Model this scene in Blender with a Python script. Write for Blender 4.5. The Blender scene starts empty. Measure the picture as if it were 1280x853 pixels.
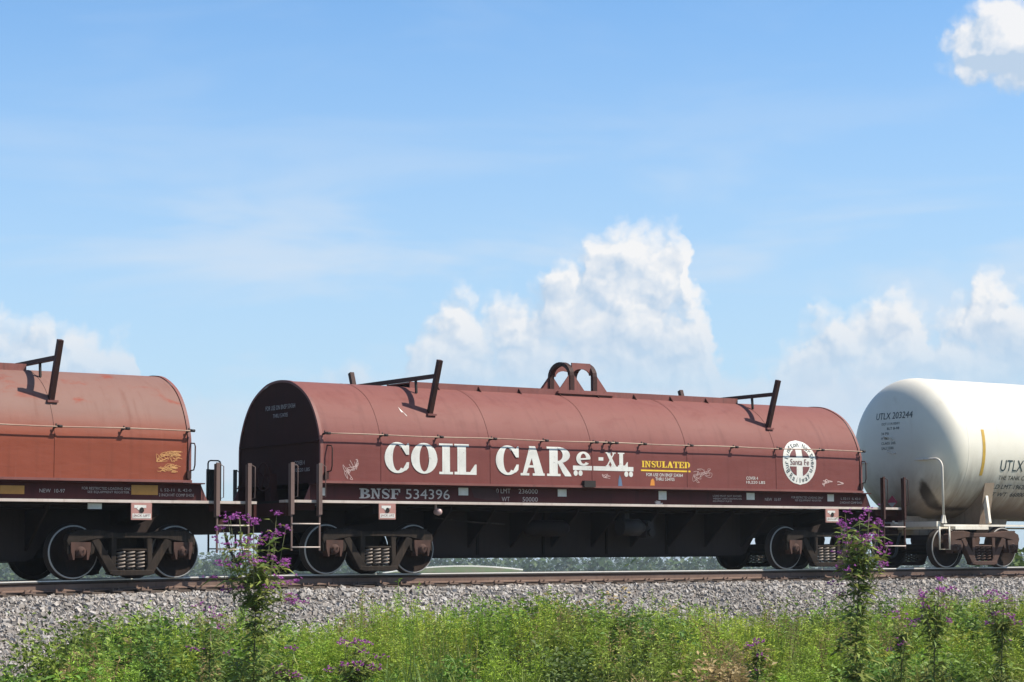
import bpy, bmesh, math, random
import numpy as np
from mathutils import Matrix, Vector

SC = bpy.context.scene
COL = SC.collection
rad = math.radians
rng = np.random.default_rng(7)
random.seed(7)

# ------------------------------------------------------------------ camera
CAM_POS = Vector((-18.3236, -32.4034, 0.2015))
YAW, PITCH, ROLL, FPX = 0.6234, 0.1035, -0.0069, 2648.0734
F = Vector((math.sin(YAW) * math.cos(PITCH), math.cos(YAW) * math.cos(PITCH), math.sin(PITCH)))
R0 = Vector((math.cos(YAW), -math.sin(YAW), 0))
U0 = R0.cross(F)
R_ = R0 * math.cos(ROLL) + U0 * math.sin(ROLL)
U_ = U0 * math.cos(ROLL) - R0 * math.sin(ROLL)
cam_data = bpy.data.cameras.new('camera')
cam_data.sensor_fit = 'HORIZONTAL'
cam_data.sensor_width = 36
cam_data.lens = 36 * FPX / 1280
cam_data.clip_start = 0.1
cam_data.clip_end = 30000
cam = bpy.data.objects.new('camera', cam_data)
cam.matrix_world = Matrix(((R_.x, U_.x, -F.x, CAM_POS.x), (R_.y, U_.y, -F.y, CAM_POS.y), (R_.z, U_.z, -F.z, CAM_POS.z), (0, 0, 0, 1)))
COL.objects.link(cam)
SC.camera = cam

# ------------------------------------------------------------------ light and exposure
SUN_EL, SUN_AZ = 50.0, 133.0          # azimuth measured from +Y towards +X
SUN_DIR = Vector((math.sin(rad(SUN_AZ)) * math.cos(rad(SUN_EL)), math.cos(rad(SUN_AZ)) * math.cos(rad(SUN_EL)), math.sin(rad(SUN_EL))))
sd = bpy.data.lights.new('sun', 'SUN')
sd.energy = 5.0
sd.angle = rad(0.53)
sd.color = (1.0, 0.93, 0.80)
sun = bpy.data.objects.new('sun', sd)
sun.rotation_euler = SUN_DIR.to_track_quat('Z', 'Y').to_euler()
COL.objects.link(sun)
SC.view_settings.view_transform = 'Standard'
SC.view_settings.look = 'None'
SC.view_settings.gamma = 1
SC.view_settings.exposure = 0.5
SC.render.engine = 'CYCLES'
SC.cycles.use_denoising = True
SC.cycles.max_bounces = 8
SC.cycles.transparent_max_bounces = 8


class NT:
    """small helper to write node trees as expressions"""
    def __init__(s, tree):
        s.t = tree
        s.L = tree.links

    def n(s, kind, **kw):
        nd = s.t.nodes.new(kind)
        for k, v in kw.items():
            setattr(nd, k, v)
        return nd

    def set(s, sock, v):
        if isinstance(v, bpy.types.NodeSocket):
            s.L.new(v, sock)
        elif v is not None:
            sock.default_value = v

    def m(s, op, a, b=None, c=None, clamp=False):
        nd = s.n('ShaderNodeMath', operation=op)
        nd.use_clamp = clamp
        s.set(nd.inputs[0], a)
        s.set(nd.inputs[1], b)
        s.set(nd.inputs[2], c)
        return nd.outputs[0]

    def v(s, op, a, b=None):
        nd = s.n('ShaderNodeVectorMath', operation=op)
        s.set(nd.inputs[0], a)
        s.set(nd.inputs[1], b)
        return nd.outputs['Value'] if op in ('LENGTH', 'DOT_PRODUCT', 'DISTANCE') else nd.outputs[0]

    def step(s, x, a, b, lo=0.0, hi=1.0):
        nd = s.n('ShaderNodeMapRange', interpolation_type='SMOOTHSTEP')
        s.set(nd.inputs[0], x)
        for i, q in enumerate((a, b, lo, hi)):
            nd.inputs[i + 1].default_value = q
        return nd.outputs[0]

    def mix(s, f, a, b, blend='MIX'):
        nd = s.n('ShaderNodeMix', data_type='RGBA', blend_type=blend)
        s.set(nd.inputs[0], f)
        for i, q in ((6, a), (7, b)):
            if isinstance(q, tuple) and len(q) == 3:
                q = q + (1,)
            s.set(nd.inputs[i], q)
        return nd.outputs[2]

    def noise(s, vec, scale, detail=4, rough=0.5, dist=0.0, dim='3D'):
        nd = s.n('ShaderNodeTexNoise', noise_dimensions=dim)
        s.set(nd.inputs['Vector'], vec)
        nd.inputs['Scale'].default_value = scale
        nd.inputs['Detail'].default_value = detail
        nd.inputs['Roughness'].default_value = rough
        nd.inputs['Distortion'].default_value = dist
        return nd.outputs[0]

    def voro(s, vec, scale, smooth=0.4, detail=2):
        nd = s.n('ShaderNodeTexVoronoi', feature='SMOOTH_F1')
        s.set(nd.inputs['Vector'], vec)
        nd.inputs['Scale'].default_value = scale
        nd.inputs['Smoothness'].default_value = smooth
        nd.inputs['Detail'].default_value = detail
        return nd.outputs[0]

    def comb(s, x, y, z):
        nd = s.n('ShaderNodeCombineXYZ')
        for i, q in enumerate((x, y, z)):
            s.set(nd.inputs[i], q)
        return nd.outputs[0]

    def sep(s, v):
        nd = s.n('ShaderNodeSeparateXYZ')
        s.set(nd.inputs[0], v)
        return nd.outputs


# ------------------------------------------------------------------ sky with cumulus
# tops of the cumulus row along this part of the horizon: azimuth, elevation (degrees)
TOPS = [(20.81, 6.81), (22.04, 6.96), (22.87, 6.85), (23.28, 6.73), (24.33, 6.60), (25.17, 6.42), (25.64, 5.88), (26.14, 4.56), (27.09, 4.69), (28.16, 4.61), (29.02, 3.93), (30.41, 5.11), (31.38, 5.57), (32.24, 5.26), (32.5, 5.1), (32.9, 6.0), (33.5, 6.9), (34.42, 7.59), (34.96, 7.33), (35.73, 7.54), (36.43, 7.67), (36.83, 8.48), (37.48, 8.56), (37.88, 9.12), (38.59, 9.32), (39.57, 9.44), (40.25, 9.3), (40.55, 8.8), (40.65, 8.0), (40.95, 7.2), (41.2, 6.2), (41.6, 5.2), (41.99, 5.52), (42.64, 5.42), (43.08, 5.97), (43.73, 6.69), (44.38, 7.18), (45.02, 7.08), (45.66, 7.40), (46.40, 7.34), (46.81, 6.99), (47.05, 6.51), (47.34, 7.05), (47.76, 7.13), (48.11, 7.71), (48.51, 8.03), (48.86, 7.68), (49.43, 7.38), (50.65, 7.19)]
world = bpy.data.worlds.new('World')
SC.world = world
world.use_nodes = True
world.node_tree.nodes.clear()

grp = bpy.data.node_groups.new('cloud_field', 'ShaderNodeTree')
grp.interface.new_socket('Angles', in_out='INPUT', socket_type='NodeSocketVector')
grp.interface.new_socket('Density', in_out='OUTPUT', socket_type='NodeSocketFloat')
g = NT(grp)
gi = g.n('NodeGroupInput')
go = g.n('NodeGroupOutput')
ang = gi.outputs[0]
warp = g.n('ShaderNodeTexNoise', noise_dimensions='2D')
warp.inputs['Scale'].default_value = 1.1
warp.inputs['Detail'].default_value = 3
g.L.new(ang, warp.inputs['Vector'])
wv = g.v('MULTIPLY', g.v('SUBTRACT', warp.outputs['Color'], (0.5, 0.5, 0.5)), (0.80, 0.5, 0))
wf = g.n('ShaderNodeTexNoise', noise_dimensions='2D')
wf.inputs['Scale'].default_value = 3.4
wf.inputs['Detail'].default_value = 2
g.L.new(ang, wf.inputs['Vector'])
wv = g.v('ADD', wv, g.v('MULTIPLY', g.v('SUBTRACT', wf.outputs['Color'], (0.5, 0.5, 0.5)), (0.34, 0.22, 0)))
pa = g.v('ADD', ang, wv)
sx = g.sep(pa)
fc = g.n('ShaderNodeFloatCurve')
cur = fc.mapping.curves[0]
tp = [((a - 20.0) / 32.0, e / 10.0) for a, e in TOPS]
cur.points[0].location = (0, tp[0][1])
cur.points[1].location = (1, tp[-1][1])
for q in tp:
    cur.points.new(*q)
fc.mapping.update()
g.L.new(g.m('DIVIDE', g.m('SUBTRACT', sx[0], 20.0), 32.0), fc.inputs['Value'])
tops_in = g.m('MULTIPLY', fc.outputs[0], 10.0)
# the rest of the horizon carries the same kind of row
az_rest = g.noise(g.comb(sx[0], 0.0, 0.0), 0.22, 4, 0.6, dim='2D')
tops_out = g.m('ADD', 0.5, g.m('MULTIPLY', az_rest, 11.0))
away = g.step(g.m('ABSOLUTE', g.m('SUBTRACT', sx[0], 35.75)), 14.2, 16.0)
top = g.m('ADD', g.m('MULTIPLY', tops_in, g.m('SUBTRACT', 1.0, away)), g.m('MULTIPLY', tops_out, away))
field = g.m('MINIMUM', g.m('MULTIPLY', g.m('SUBTRACT', top, sx[1]), 1.0), 1.15)
# one more, higher up on the right of the row
d = g.v('LENGTH', g.v('MULTIPLY', g.v('SUBTRACT', pa, (49.55, 13.5, 0)), (1 / 2.3, 1 / 1.45, 0)))
field = g.m('MAXIMUM', field, g.m('MULTIPLY', g.m('SUBTRACT', 1.0, d), 3.2))
fine = g.noise(pa, 1.15, 6, 0.50, 0.0, '2D')
vo = g.n('ShaderNodeTexVoronoi', voronoi_dimensions='2D', feature='F1')
g.L.new(pa, vo.inputs['Vector'])
vo.inputs['Scale'].default_value = 1.05
vo.inputs['Detail'].default_value = 2.0
vo.inputs['Roughness'].default_value = 0.42
dens = g.m('ADD', field, g.m('MULTIPLY', g.m('SUBTRACT', fine, 0.5), 0.62))
dens = g.m('ADD', dens, g.m('MULTIPLY', g.m('SUBTRACT', 0.40, vo.outputs['Distance']), 0.72))
g.L.new(dens, go.inputs[0])

w_ = NT(world.node_tree)
tc = w_.n('ShaderNodeTexCoord')
dirv = w_.v('NORMALIZE', tc.outputs['Generated'])
dx, dy, dz = w_.sep(dirv)
az = w_.m('MULTIPLY', w_.m('ARCTAN2', dx, dy), 57.29578)
el = w_.m('MULTIPLY', w_.m('ARCSINE', dz), 57.29578)
angs = w_.comb(az, el, 0.0)


def cloud_at(off):
    nd = w_.n('ShaderNodeGroup')
    nd.node_tree = grp
    w_.L.new(w_.v('ADD', angs, off), nd.inputs[0])
    return nd.outputs[0]


d0 = cloud_at((0, 0, 0))
d1 = cloud_at((0.20, 0.26, 0))
sky = w_.n('ShaderNodeTexSky', sky_type='NISHITA')
sky.sun_disc = False
sky.sun_elevation = rad(SUN_EL)
sky.sun_rotation = rad(SUN_AZ)
sky.air_density = 1.0
sky.dust_density = 1.0
sky.ozone_density = 2.0
sky.altitude = 200
# humid summer air: the lower sky is milky
milk = w_.step(el, 20.0, 1.0, 0.0, 0.72)
tint = w_.mix(w_.step(el, 14.0, 40.0), (0.98, 1.52, 1.90), (1.05, 1.12, 1.18))
skyc = w_.mix(milk, w_.v('MULTIPLY', sky.outputs[0], tint), (5.9, 7.25, 8.6))
# thin high veil
veil = w_.noise(w_.v('MULTIPLY', angs, (0.085, 0.40, 0)), 1.0, 4, 0.55, 0.3, '2D')
veil = w_.m('MULTIPLY', w_.step(veil, 0.44, 0.72), w_.step(el, 12.5, 6.5, 0.12, 0.78))
skyc = w_.mix(veil, skyc, (6.6, 7.6, 8.8))
alpha = w_.m('MULTIPLY', w_.step(d0, -0.14, 0.88), 0.93)
alpha = w_.m('MULTIPLY', alpha, w_.step(el, 2.8, 6.6, 0.12, 1.0))
hollow = w_.noise(angs, 0.62, 3, 0.55, 0.0, '2D')
lit = w_.m('ADD', w_.m('ADD', 0.56, w_.m('MULTIPLY', w_.m('SUBTRACT', hollow, 0.5), 1.5)), w_.m('MULTIPLY', w_.m('SUBTRACT', d0, d1), 1.2), clamp=True)
lit = w_.m('MULTIPLY', lit, w_.step(el, 3.8, 7.6, 0.28, 1.0))
ccol = w_.mix(lit, (5.2, 6.4, 7.9), (9.35, 9.25, 9.2))
final = w_.mix(alpha, skyc, ccol)
bg = w_.n('ShaderNodeBackground')
bg.inputs['Strength'].default_value = 0.072
w_.L.new(final, bg.inputs['Color'])
wo = w_.n('ShaderNodeOutputWorld')
w_.L.new(bg.outputs[0], wo.inputs['Surface'])
world.cycles.sampling_method = 'MANUAL'
world.cycles.sample_map_resolution = 512


# ------------------------------------------------------------------ materials
def new_mat(name):
    m = bpy.data.materials.new(name)
    m.use_nodes = True
    m.node_tree.nodes.clear()
    t = NT(m.node_tree)
    out = t.n('ShaderNodeOutputMaterial')
    bs = t.n('ShaderNodeBsdfPrincipled')
    t.L.new(bs.outputs[0], out.inputs['Surface'])
    tcn = t.n('ShaderNodeTexCoord')
    return m, t, bs, tcn.outputs['Object'], out


def bump(t, bs, h, strength, dist):
    b = t.n('ShaderNodeBump')
    b.inputs['Strength'].default_value = strength
    b.inputs['Distance'].default_value = dist
    t.L.new(h, b.inputs['Height'])
    t.L.new(b.outputs[0], bs.inputs['Normal'])


MATS = {}


def worn(name, c1, c2, dirt=(0.03, 0.02, 0.018), dirt_amt=0.35, rough=0.6, metallic=0.0, scale=1.0, spec=0.4):
    """paint or steel with uneven fading, vertical run-off streaks and grime"""
    m, t, bs, oc, _ = new_mat(name)
    n1 = t.noise(oc, 0.9 * scale, 6, 0.6)
    st = t.noise(t.v('MULTIPLY', oc, (9, 9, 0.7)), scale, 5, 0.6)
    sp = t.noise(oc, 14 * scale, 5, 0.65)
    c = t.mix(t.step(n1, 0.35, 0.68), c1, c2)
    c = t.mix(t.m('MULTIPLY', t.step(st, 0.50, 0.78), dirt_amt), c, dirt)
    c = t.mix(t.m('MULTIPLY', t.step(sp, 0.56, 0.75), dirt_amt * 0.7), c, dirt)
    t.L.new(c, bs.inputs['Base Color'])
    t.L.new(t.m('ADD', rough - 0.1, t.m('MULTIPLY', n1, 0.25)), bs.inputs['Roughness'])
    bs.inputs['Metallic'].default_value = metallic
    bs.inputs['Specular IOR Level'].default_value = spec
    bump(t, bs, sp, 0.12, 0.01)
    MATS[name] = m
    return m


def plain(name, c, rough=0.6, metallic=0.0):
    m, t, bs, oc, _ = new_mat(name)
    n1 = t.noise(oc, 7, 5, 0.6)
    cc = t.mix(t.step(n1, 0.3, 0.75), c, tuple(v * 0.78 for v in c))
    t.L.new(cc, bs.inputs['Base Color'])
    bs.inputs['Roughness'].default_value = rough
    bs.inputs['Metallic'].default_value = metallic
    MATS[name] = m
    return m


def cover_paint(name, side, faded, patch, patch_amt):
    """mineral-red steel hood: chalked by weather on the roof, streaked on the flanks"""
    m, t, bs, oc, _ = new_mat(name)
    s = t.sep(oc)
    big = t.noise(t.v('MULTIPLY', oc, (0.55, 0.8, 1.1)), 1.0, 6, 0.62, 0.4)
    roof = t.step(t.m('ADD', s[2], t.m('MULTIPLY', t.m('SUBTRACT', big, 0.5), 0.5)), 2.15, 2.75)
    c = t.mix(roof, side, faded)
    blot = t.noise(t.v('MULTIPLY', oc, (0.6, 1.0, 1.6)), 1.7, 7, 0.65, 0.6)
    c = t.mix(t.m('MULTIPLY', t.step(blot, 0.52, 0.68), t.m('MULTIPLY', roof, patch_amt)), c, patch)
    st = t.noise(t.v('MULTIPLY', oc, (7.0, 2.0, 0.35)), 1.0, 6, 0.6)
    c = t.mix(t.m('MULTIPLY', t.step(st, 0.50, 0.80), 0.40), c, tuple(v * 0.55 for v in side))
    st2 = t.noise(t.v('MULTIPLY', oc, (23.0, 2.0, 0.5)), 1.0, 4, 0.6)
    c = t.mix(t.m('MULTIPLY', t.step(st2, 0.60, 0.80), 0.22), c, tuple(min(1, v * 1.5) for v in faded))
    sc = t.noise(oc, 5.5, 8, 0.75, 0.5)
    c = t.mix(t.m('MULTIPLY', t.step(sc, 0.64, 0.74), 0.55), c, tuple(v * 0.42 for v in side))
    t.L.new(c, bs.inputs['Base Color'])
    t.L.new(t.m('ADD', 0.55, t.m('MULTIPLY', big, 0.25)), bs.inputs['Roughness'])
    bs.inputs['Specular IOR Level'].default_value = 0.22
    wav = t.noise(t.v('MULTIPLY', oc, (1.6, 1.0, 1.2)), 1.0, 2, 0.5)
    dent = t.noise(t.v('MULTIPLY', oc, (0.7, 2.2, 2.2)), 1.9, 3, 0.5)
    bump(t, bs, t.m('ADD', t.m('ADD', wav, t.m('MULTIPLY', dent, 0.5)), t.m('MULTIPLY', sc, 0.06)), 0.55, 0.035)
    MATS[name] = m
    return m


cover_paint('maroon_cover', (0.162, 0.047, 0.042), (0.190, 0.071, 0.062), (0.158, 0.048, 0.042), 0.6)
cover_paint('orange_red_cover', (0.225, 0.054, 0.030), (0.205, 0.112, 0.094), (0.235, 0.050, 0.030), 1.0)
worn('maroon_sill', (0.056, 0.016, 0.016), (0.070, 0.020, 0.020), dirt=(0.02, 0.012, 0.011), dirt_amt=0.45, spec=0.15)
worn('maroon_shaded', (0.046, 0.014, 0.012), (0.056, 0.018, 0.015), dirt=(0.02, 0.012, 0.01), dirt_amt=0.4, spec=0.1, rough=0.8)  # maroon darkened: the shade on the car ends is in the colour
worn('post_grey', (0.125, 0.078, 0.068), (0.16, 0.10, 0.088), dirt_amt=0.4)
worn('grimy_shaded_white', (0.30, 0.23, 0.17), (0.20, 0.14, 0.10), dirt=(0.06, 0.035, 0.025), dirt_amt=0.6)  # grime plus the shadow under the tank, painted into one colour
worn('maroon_trim', (0.165, 0.052, 0.045), (0.21, 0.075, 0.065), dirt_amt=0.4)
worn('sill_edge', (0.46, 0.38, 0.34), (0.56, 0.48, 0.44), dirt=(0.16, 0.07, 0.05), dirt_amt=0.45)
worn('tan_rod', (0.42, 0.32, 0.24), (0.30, 0.17, 0.13), dirt_amt=0.3)
worn('brown_steel', (0.060, 0.026, 0.022), (0.042, 0.019, 0.017), dirt=(0.015, 0.010, 0.009), dirt_amt=0.5, spec=0.2)
worn('black_steel', (0.014, 0.011, 0.011), (0.022, 0.016, 0.015), dirt=(0.06, 0.035, 0.025), dirt_amt=0.4, rough=0.7)
worn('under_steel', (0.013, 0.009, 0.008), (0.019, 0.012, 0.010), dirt=(0.010, 0.008, 0.007), dirt_amt=0.5, rough=0.85, spec=0.15)
worn('center_sill_lit', (0.030, 0.021, 0.019), (0.040, 0.028, 0.025), dirt=(0.018, 0.013, 0.011), dirt_amt=0.5, rough=0.85, spec=0.15)  # under steel lightened: ground bounce light is put into the colour
worn('truck_cast', (0.018, 0.014, 0.012), (0.036, 0.027, 0.022), dirt=(0.10, 0.066, 0.045), dirt_amt=0.5, rough=0.85, scale=2.5, spec=0.15)
worn('truck_rust', (0.055, 0.030, 0.024), (0.085, 0.046, 0.036), dirt=(0.06, 0.035, 0.028), dirt_amt=0.5, rough=0.85, scale=2.5)
worn('bearing_rust', (0.075, 0.034, 0.025), (0.040, 0.020, 0.016), dirt=(0.05, 0.03, 0.025), dirt_amt=0.5, rough=0.8, scale=4)
worn('wheel_steel', (0.016, 0.011, 0.010), (0.026, 0.017, 0.014), dirt=(0.06, 0.03, 0.02), dirt_amt=0.3, rough=0.85, scale=3, spec=0.12)
worn('rim_worn', (0.44, 0.43, 0.42), (0.34, 0.33, 0.32), dirt_amt=0.2, rough=0.40, metallic=0.2)
worn('spring_steel', (0.24, 0.20, 0.175), (0.15, 0.115, 0.095), dirt_amt=0.4, rough=0.6, scale=5)
worn('rail_rust', (0.17, 0.112, 0.088), (0.135, 0.084, 0.066), dirt=(0.07, 0.045, 0.035), dirt_amt=0.5, rough=0.85, scale=2)
worn('rail_side', (0.028, 0.020, 0.018), (0.042, 0.030, 0.026), dirt_amt=0.3, rough=0.6, scale=2)
worn('rail_polish', (0.66, 0.64, 0.62), (0.56, 0.54, 0.52), dirt_amt=0.1, rough=0.35, metallic=0.35)
worn('tie_wood', (0.095, 0.068, 0.052), (0.14, 0.105, 0.085), dirt_amt=0.5, rough=0.9, scale=3)
worn('white_trim', (0.76, 0.72, 0.64), (0.66, 0.60, 0.52), dirt=(0.22, 0.12, 0.07), dirt_amt=0.4)
worn('jack_pink', (0.42, 0.22, 0.19), (0.35, 0.17, 0.15), dirt_amt=0.3)


def chipped(name, c, under):
    m, t, bs, oc, _ = new_mat(name)
    n1 = t.noise(oc, 3, 5, 0.6)
    cc = t.mix(t.step(n1, 0.3, 0.75), c, tuple(v * 0.80 for v in c))
    st = t.noise(t.v('MULTIPLY', oc, (16, 16, 1.2)), 1.0, 5, 0.6)
    cc = t.mix(t.m('MULTIPLY', t.step(st, 0.52, 0.78), 0.55), cc, tuple(0.55 * a + 0.45 * b for a, b in zip(c, under)))
    ch = t.noise(oc, 17, 7, 0.7, 0.6)
    cc = t.mix(t.step(ch, 0.645, 0.67), cc, under)
    t.L.new(cc, bs.inputs['Base Color'])
    bs.inputs['Roughness'].default_value = 0.6
    MATS[name] = m


chipped('letter_white', (0.68, 0.665, 0.63), (0.158, 0.045, 0.041))
plain('letter_grey', (0.46, 0.44, 0.43), 0.6)
plain('letter_dim', (0.42, 0.38, 0.37), 0.6)
plain('letter_yellow', (0.80, 0.52, 0.035), 0.55)
plain('letter_dark', (0.020, 0.045, 0.055), 0.6)
plain('letter_maroon', (0.16, 0.045, 0.045), 0.6)
plain('chalk', (0.52, 0.36, 0.34), 0.8)
plain('chalk_yellow', (0.66, 0.34, 0.13), 0.8)
plain('reflector_white', (0.62, 0.63, 0.60), 0.4)
plain('reflector_amber', (0.46, 0.22, 0.03), 0.4)
plain('orange_tag', (0.65, 0.24, 0.03), 0.6)
plain('blue_drip', (0.10, 0.16, 0.26), 0.6)
plain('stripe_yellow', (0.55, 0.34, 0.05), 0.6)
plain('lamp_lens', (0.5, 0.34, 0.32), 0.25)
plain('rubber', (0.02, 0.02, 0.022), 0.6)
plain('placard_red', (0.42, 0.03, 0.08), 0.5)
plain('dark_hole', (0.006, 0.005, 0.005), 0.9)
plain('smudge', (0.045, 0.02, 0.022), 0.9)


def tank_paint():
    m, t, bs, oc, _ = new_mat('tank_white')
    s = t.sep(oc)
    n1 = t.noise(oc, 0.7, 6, 0.6)
    c = t.mix(t.step(n1, 0.3, 0.7), (0.75, 0.705, 0.615), (0.69, 0.64, 0.55))
    # road grime on the belly, with runs, deepened to paint in the belly's shade
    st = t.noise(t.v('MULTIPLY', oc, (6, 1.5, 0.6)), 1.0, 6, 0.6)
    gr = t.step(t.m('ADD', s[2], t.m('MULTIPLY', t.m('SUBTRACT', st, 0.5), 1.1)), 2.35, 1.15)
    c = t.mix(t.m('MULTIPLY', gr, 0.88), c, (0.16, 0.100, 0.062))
    fine = t.noise(t.v('MULTIPLY', oc, (9, 3, 0.4)), 1.0, 5, 0.6)
    c = t.mix(t.m('MULTIPLY', t.step(fine, 0.58, 0.8), 0.22), c, (0.42, 0.33, 0.22))
    # the sooty patch low on the left head
    d = t.v('LENGTH', t.v('MULTIPLY', t.v('SUBTRACT', oc, (-0.40, -0.80, 1.52)), (0.4, 6.0, 2.2)))
    d = t.m('ADD', d, t.m('MULTIPLY', t.m('SUBTRACT', t.noise(oc, 4, 5, 0.6), 0.5), 0.7))
    c = t.mix(t.m('MULTIPLY', t.step(d, 1.0, 0.55), 0.93), c, (0.022, 0.013, 0.009))
    t.L.new(c, bs.inputs['Base Color'])
    bs.inputs['Roughness'].default_value = 0.42
    bump(t, bs, t.noise(oc, 1.3, 2, 0.5), 0.2, 0.02)
    MATS['tank_white'] = m


tank_paint()


def attr_leaf(name, rough=0.55, transl=0.3):
    m, t, bs, oc, out = new_mat(name)
    at = t.n('ShaderNodeAttribute')
    at.attribute_name = 'tint'
    t.L.new(at.outputs['Color'], bs.inputs['Base Color'])
    bs.inputs['Roughness'].default_value = rough
    bs.inputs['Specular IOR Level'].default_value = 0.25
    tr = t.n('ShaderNodeBsdfTranslucent')
    t.L.new(at.outputs['Color'], tr.inputs['Color'])
    mx = t.n('ShaderNodeMixShader')
    mx.inputs[0].default_value = transl
    t.L.new(bs.outputs[0], mx.inputs[1])
    t.L.new(tr.outputs[0], mx.inputs[2])
    t.L.new(mx.outputs[0], out.inputs['Surface'])
    MATS[name] = m


attr_leaf('leaf')
attr_leaf('petal', 0.6, 0.25)


def attr_stone():
    m, t, bs, oc, _ = new_mat('stone')
    at = t.n('ShaderNodeAttribute')
    at.attribute_name = 'tint'
    n1 = t.noise(oc, 60, 4, 0.6)
    c = t.mix(t.step(n1, 0.3, 0.8), at.outputs['Color'], (0.20, 0.17, 0.155))
    t.L.new(c, bs.inputs['Base Color'])
    bs.inputs['Roughness'].default_value = 0.85
    MATS['stone'] = m


attr_stone()


def ground_mat(name, c1, c2, c3, s1, s2):
    m, t, bs, oc, _ = new_mat(name)
    n1 = t.noise(oc, s1, 6, 0.6)
    n2 = t.noise(oc, s2, 6, 0.65)
    c = t.mix(t.step(n1, 0.35, 0.65), c1, c2)
    c = t.mix(t.m('MULTIPLY', t.step(n2, 0.42, 0.66), 0.7), c, c3)
    t.L.new(c, bs.inputs['Base Color'])
    bs.inputs['Roughness'].default_value = 0.95
    bump(t, bs, n2, 0.6, 0.08)
    MATS[name] = m


ground_mat('field_ground', (0.055, 0.085, 0.025), (0.075, 0.10, 0.035), (0.10, 0.085, 0.05), 0.02, 0.6)
ground_mat('ballast_bed', (0.19, 0.165, 0.15), (0.25, 0.22, 0.205), (0.06, 0.05, 0.045), 0.8, 16)
ground_mat('levee_gravel', (0.42, 0.42, 0.40), (0.50, 0.50, 0.48), (0.36, 0.36, 0.33), 0.1, 2)


# ------------------------------------------------------------------ mesh helpers
class MB:
    def __init__(s):
        s.v = []
        s.f = []
        s.sm = []

    def add(s, verts, faces, smooth=False):
        o = len(s.v)
        s.v += [tuple(p) for p in verts]
        s.f += [tuple(i + o for i in f) for f in faces]
        s.sm += [smooth] * len(faces)
        return s

    def box(s, x0, x1, y0, y1, z0, z1):
        return s.add([(x0, y0, z0), (x1, y0, z0), (x1, y1, z0), (x0, y1, z0), (x0, y0, z1), (x1, y0, z1), (x1, y1, z1), (x0, y1, z1)],
                     [(3, 2, 1, 0), (4, 5, 6, 7), (0, 1, 5, 4), (1, 2, 6, 5), (2, 3, 7, 6), (3, 0, 4, 7)])

    def bar(s, a, b, w, h, up=(0, 0, 1)):
        """rectangular bar from a to b, w across, h along 'up'"""
        a, b, up = Vector(a), Vector(b), Vector(up)
        d = (b - a).normalized()
        sd_ = d.cross(up)
        if sd_.length < 1e-4:
            sd_ = d.cross(Vector((1, 0, 0)))
        sd_.normalize()
        u = sd_.cross(d)
        vs = []
        for p in (a, b):
            for (i, j) in ((-1, -1), (1, -1), (1, 1), (-1, 1)):
                vs.append(p + sd_ * (w / 2 * i) + u * (h / 2 * j))
        return s.add(vs, [(3, 2, 1, 0), (4, 5, 6, 7), (0, 1, 5, 4), (1, 2, 6, 5), (2, 3, 7, 6), (3, 0, 4, 7)])

    def tube(s, path, r, n=8, caps=True):
        path = [Vector(p) for p in path]
        vs, fs = [], []
        up = None
        for i, p in enumerate(path):
            d = (path[min(i + 1, len(path) - 1)] - path[max(i - 1, 0)]).normalized()
            if up is None:
                up = Vector((0, 0, 1)) if abs(d.z) < 0.9 else Vector((1, 0, 0))
            sd_ = d.cross(up).normalized()
            up = sd_.cross(d).normalized()
            rr = r[i] if isinstance(r, (list, tuple)) else r
            for k in range(n):
                t = 2 * math.pi * k / n
                vs.append(p + sd_ * (rr * math.cos(t)) + up * (rr * math.sin(t)))
        for i in range(len(path) - 1):
            for k in range(n):
                k2 = (k + 1) % n
                fs.append((i * n + k, i * n + k2, (i + 1) * n + k2, (i + 1) * n + k))
        s.add(vs, fs, True)
        if caps:
            o = len(s.v) - len(vs)
            s.f += [tuple(o + k for k in reversed(range(n))), tuple(o + (len(path) - 1) * n + k for k in range(n))]
            s.sm += [False, False]
        return s

    def prism(s, poly, axis, a, b):
        """extrude a 2D polygon along an axis from a to b; poly is (x,z) for 'y', (y,z) for 'x', (x,y) for 'z'"""
        n = len(poly)
        put = {'y': lambda p, t: (p[0], t, p[1]), 'x': lambda p, t: (t, p[0], p[1]), 'z': lambda p, t: (p[0], p[1], t)}[axis]
        vs = [put(p, a) for p in poly] + [put(p, b) for p in poly]
        fs = [tuple(range(n)), tuple(reversed(range(n, 2 * n)))] + [(i, i + n, (i + 1) % n + n, (i + 1) % n) for i in range(n)]
        return s.add(vs, fs)

    def lathe(s, prof, axis='y', c=(0, 0, 0), n=40, smooth=True):
        """prof: (radius, along)"""
        vs, fs = [], []
        for (r, t) in prof:
            for k in range(n):
                a = 2 * math.pi * k / n
                p = (r * math.cos(a), t, r * math.sin(a)) if axis == 'y' else (t, r * math.cos(a), r * math.sin(a))
                vs.append((p[0] + c[0], p[1] + c[1], p[2] + c[2]))
        for i in range(len(prof) - 1):
            for k in range(n):
                k2 = (k + 1) % n
                fs.append((i * n + k, i * n + k2, (i + 1) * n + k2, (i + 1) * n + k))
        return s.add(vs, fs, smooth)

    def build(s, name, mat, parent=None, recalc=True, **props):
        me = bpy.data.meshes.new(name)
        me.from_pydata([tuple(p) for p in s.v], [], s.f)
        me.polygons.foreach_set('use_smooth', s.sm)
        if recalc:
            b = bmesh.new()
            b.from_mesh(me)
            bmesh.ops.recalc_face_normals(b, faces=b.faces)
            b.to_mesh(me)
            b.free()
        me.materials.append(MATS[mat])
        me.update()
        return link(name, me, parent, **props)


def link(name, data, parent=None, **props):
    o = bpy.data.objects.new(name, data)
    COL.objects.link(o)
    if parent is not None:
        o.parent = parent
    for k, v in props.items():
        o[k] = v
    return o


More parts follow.
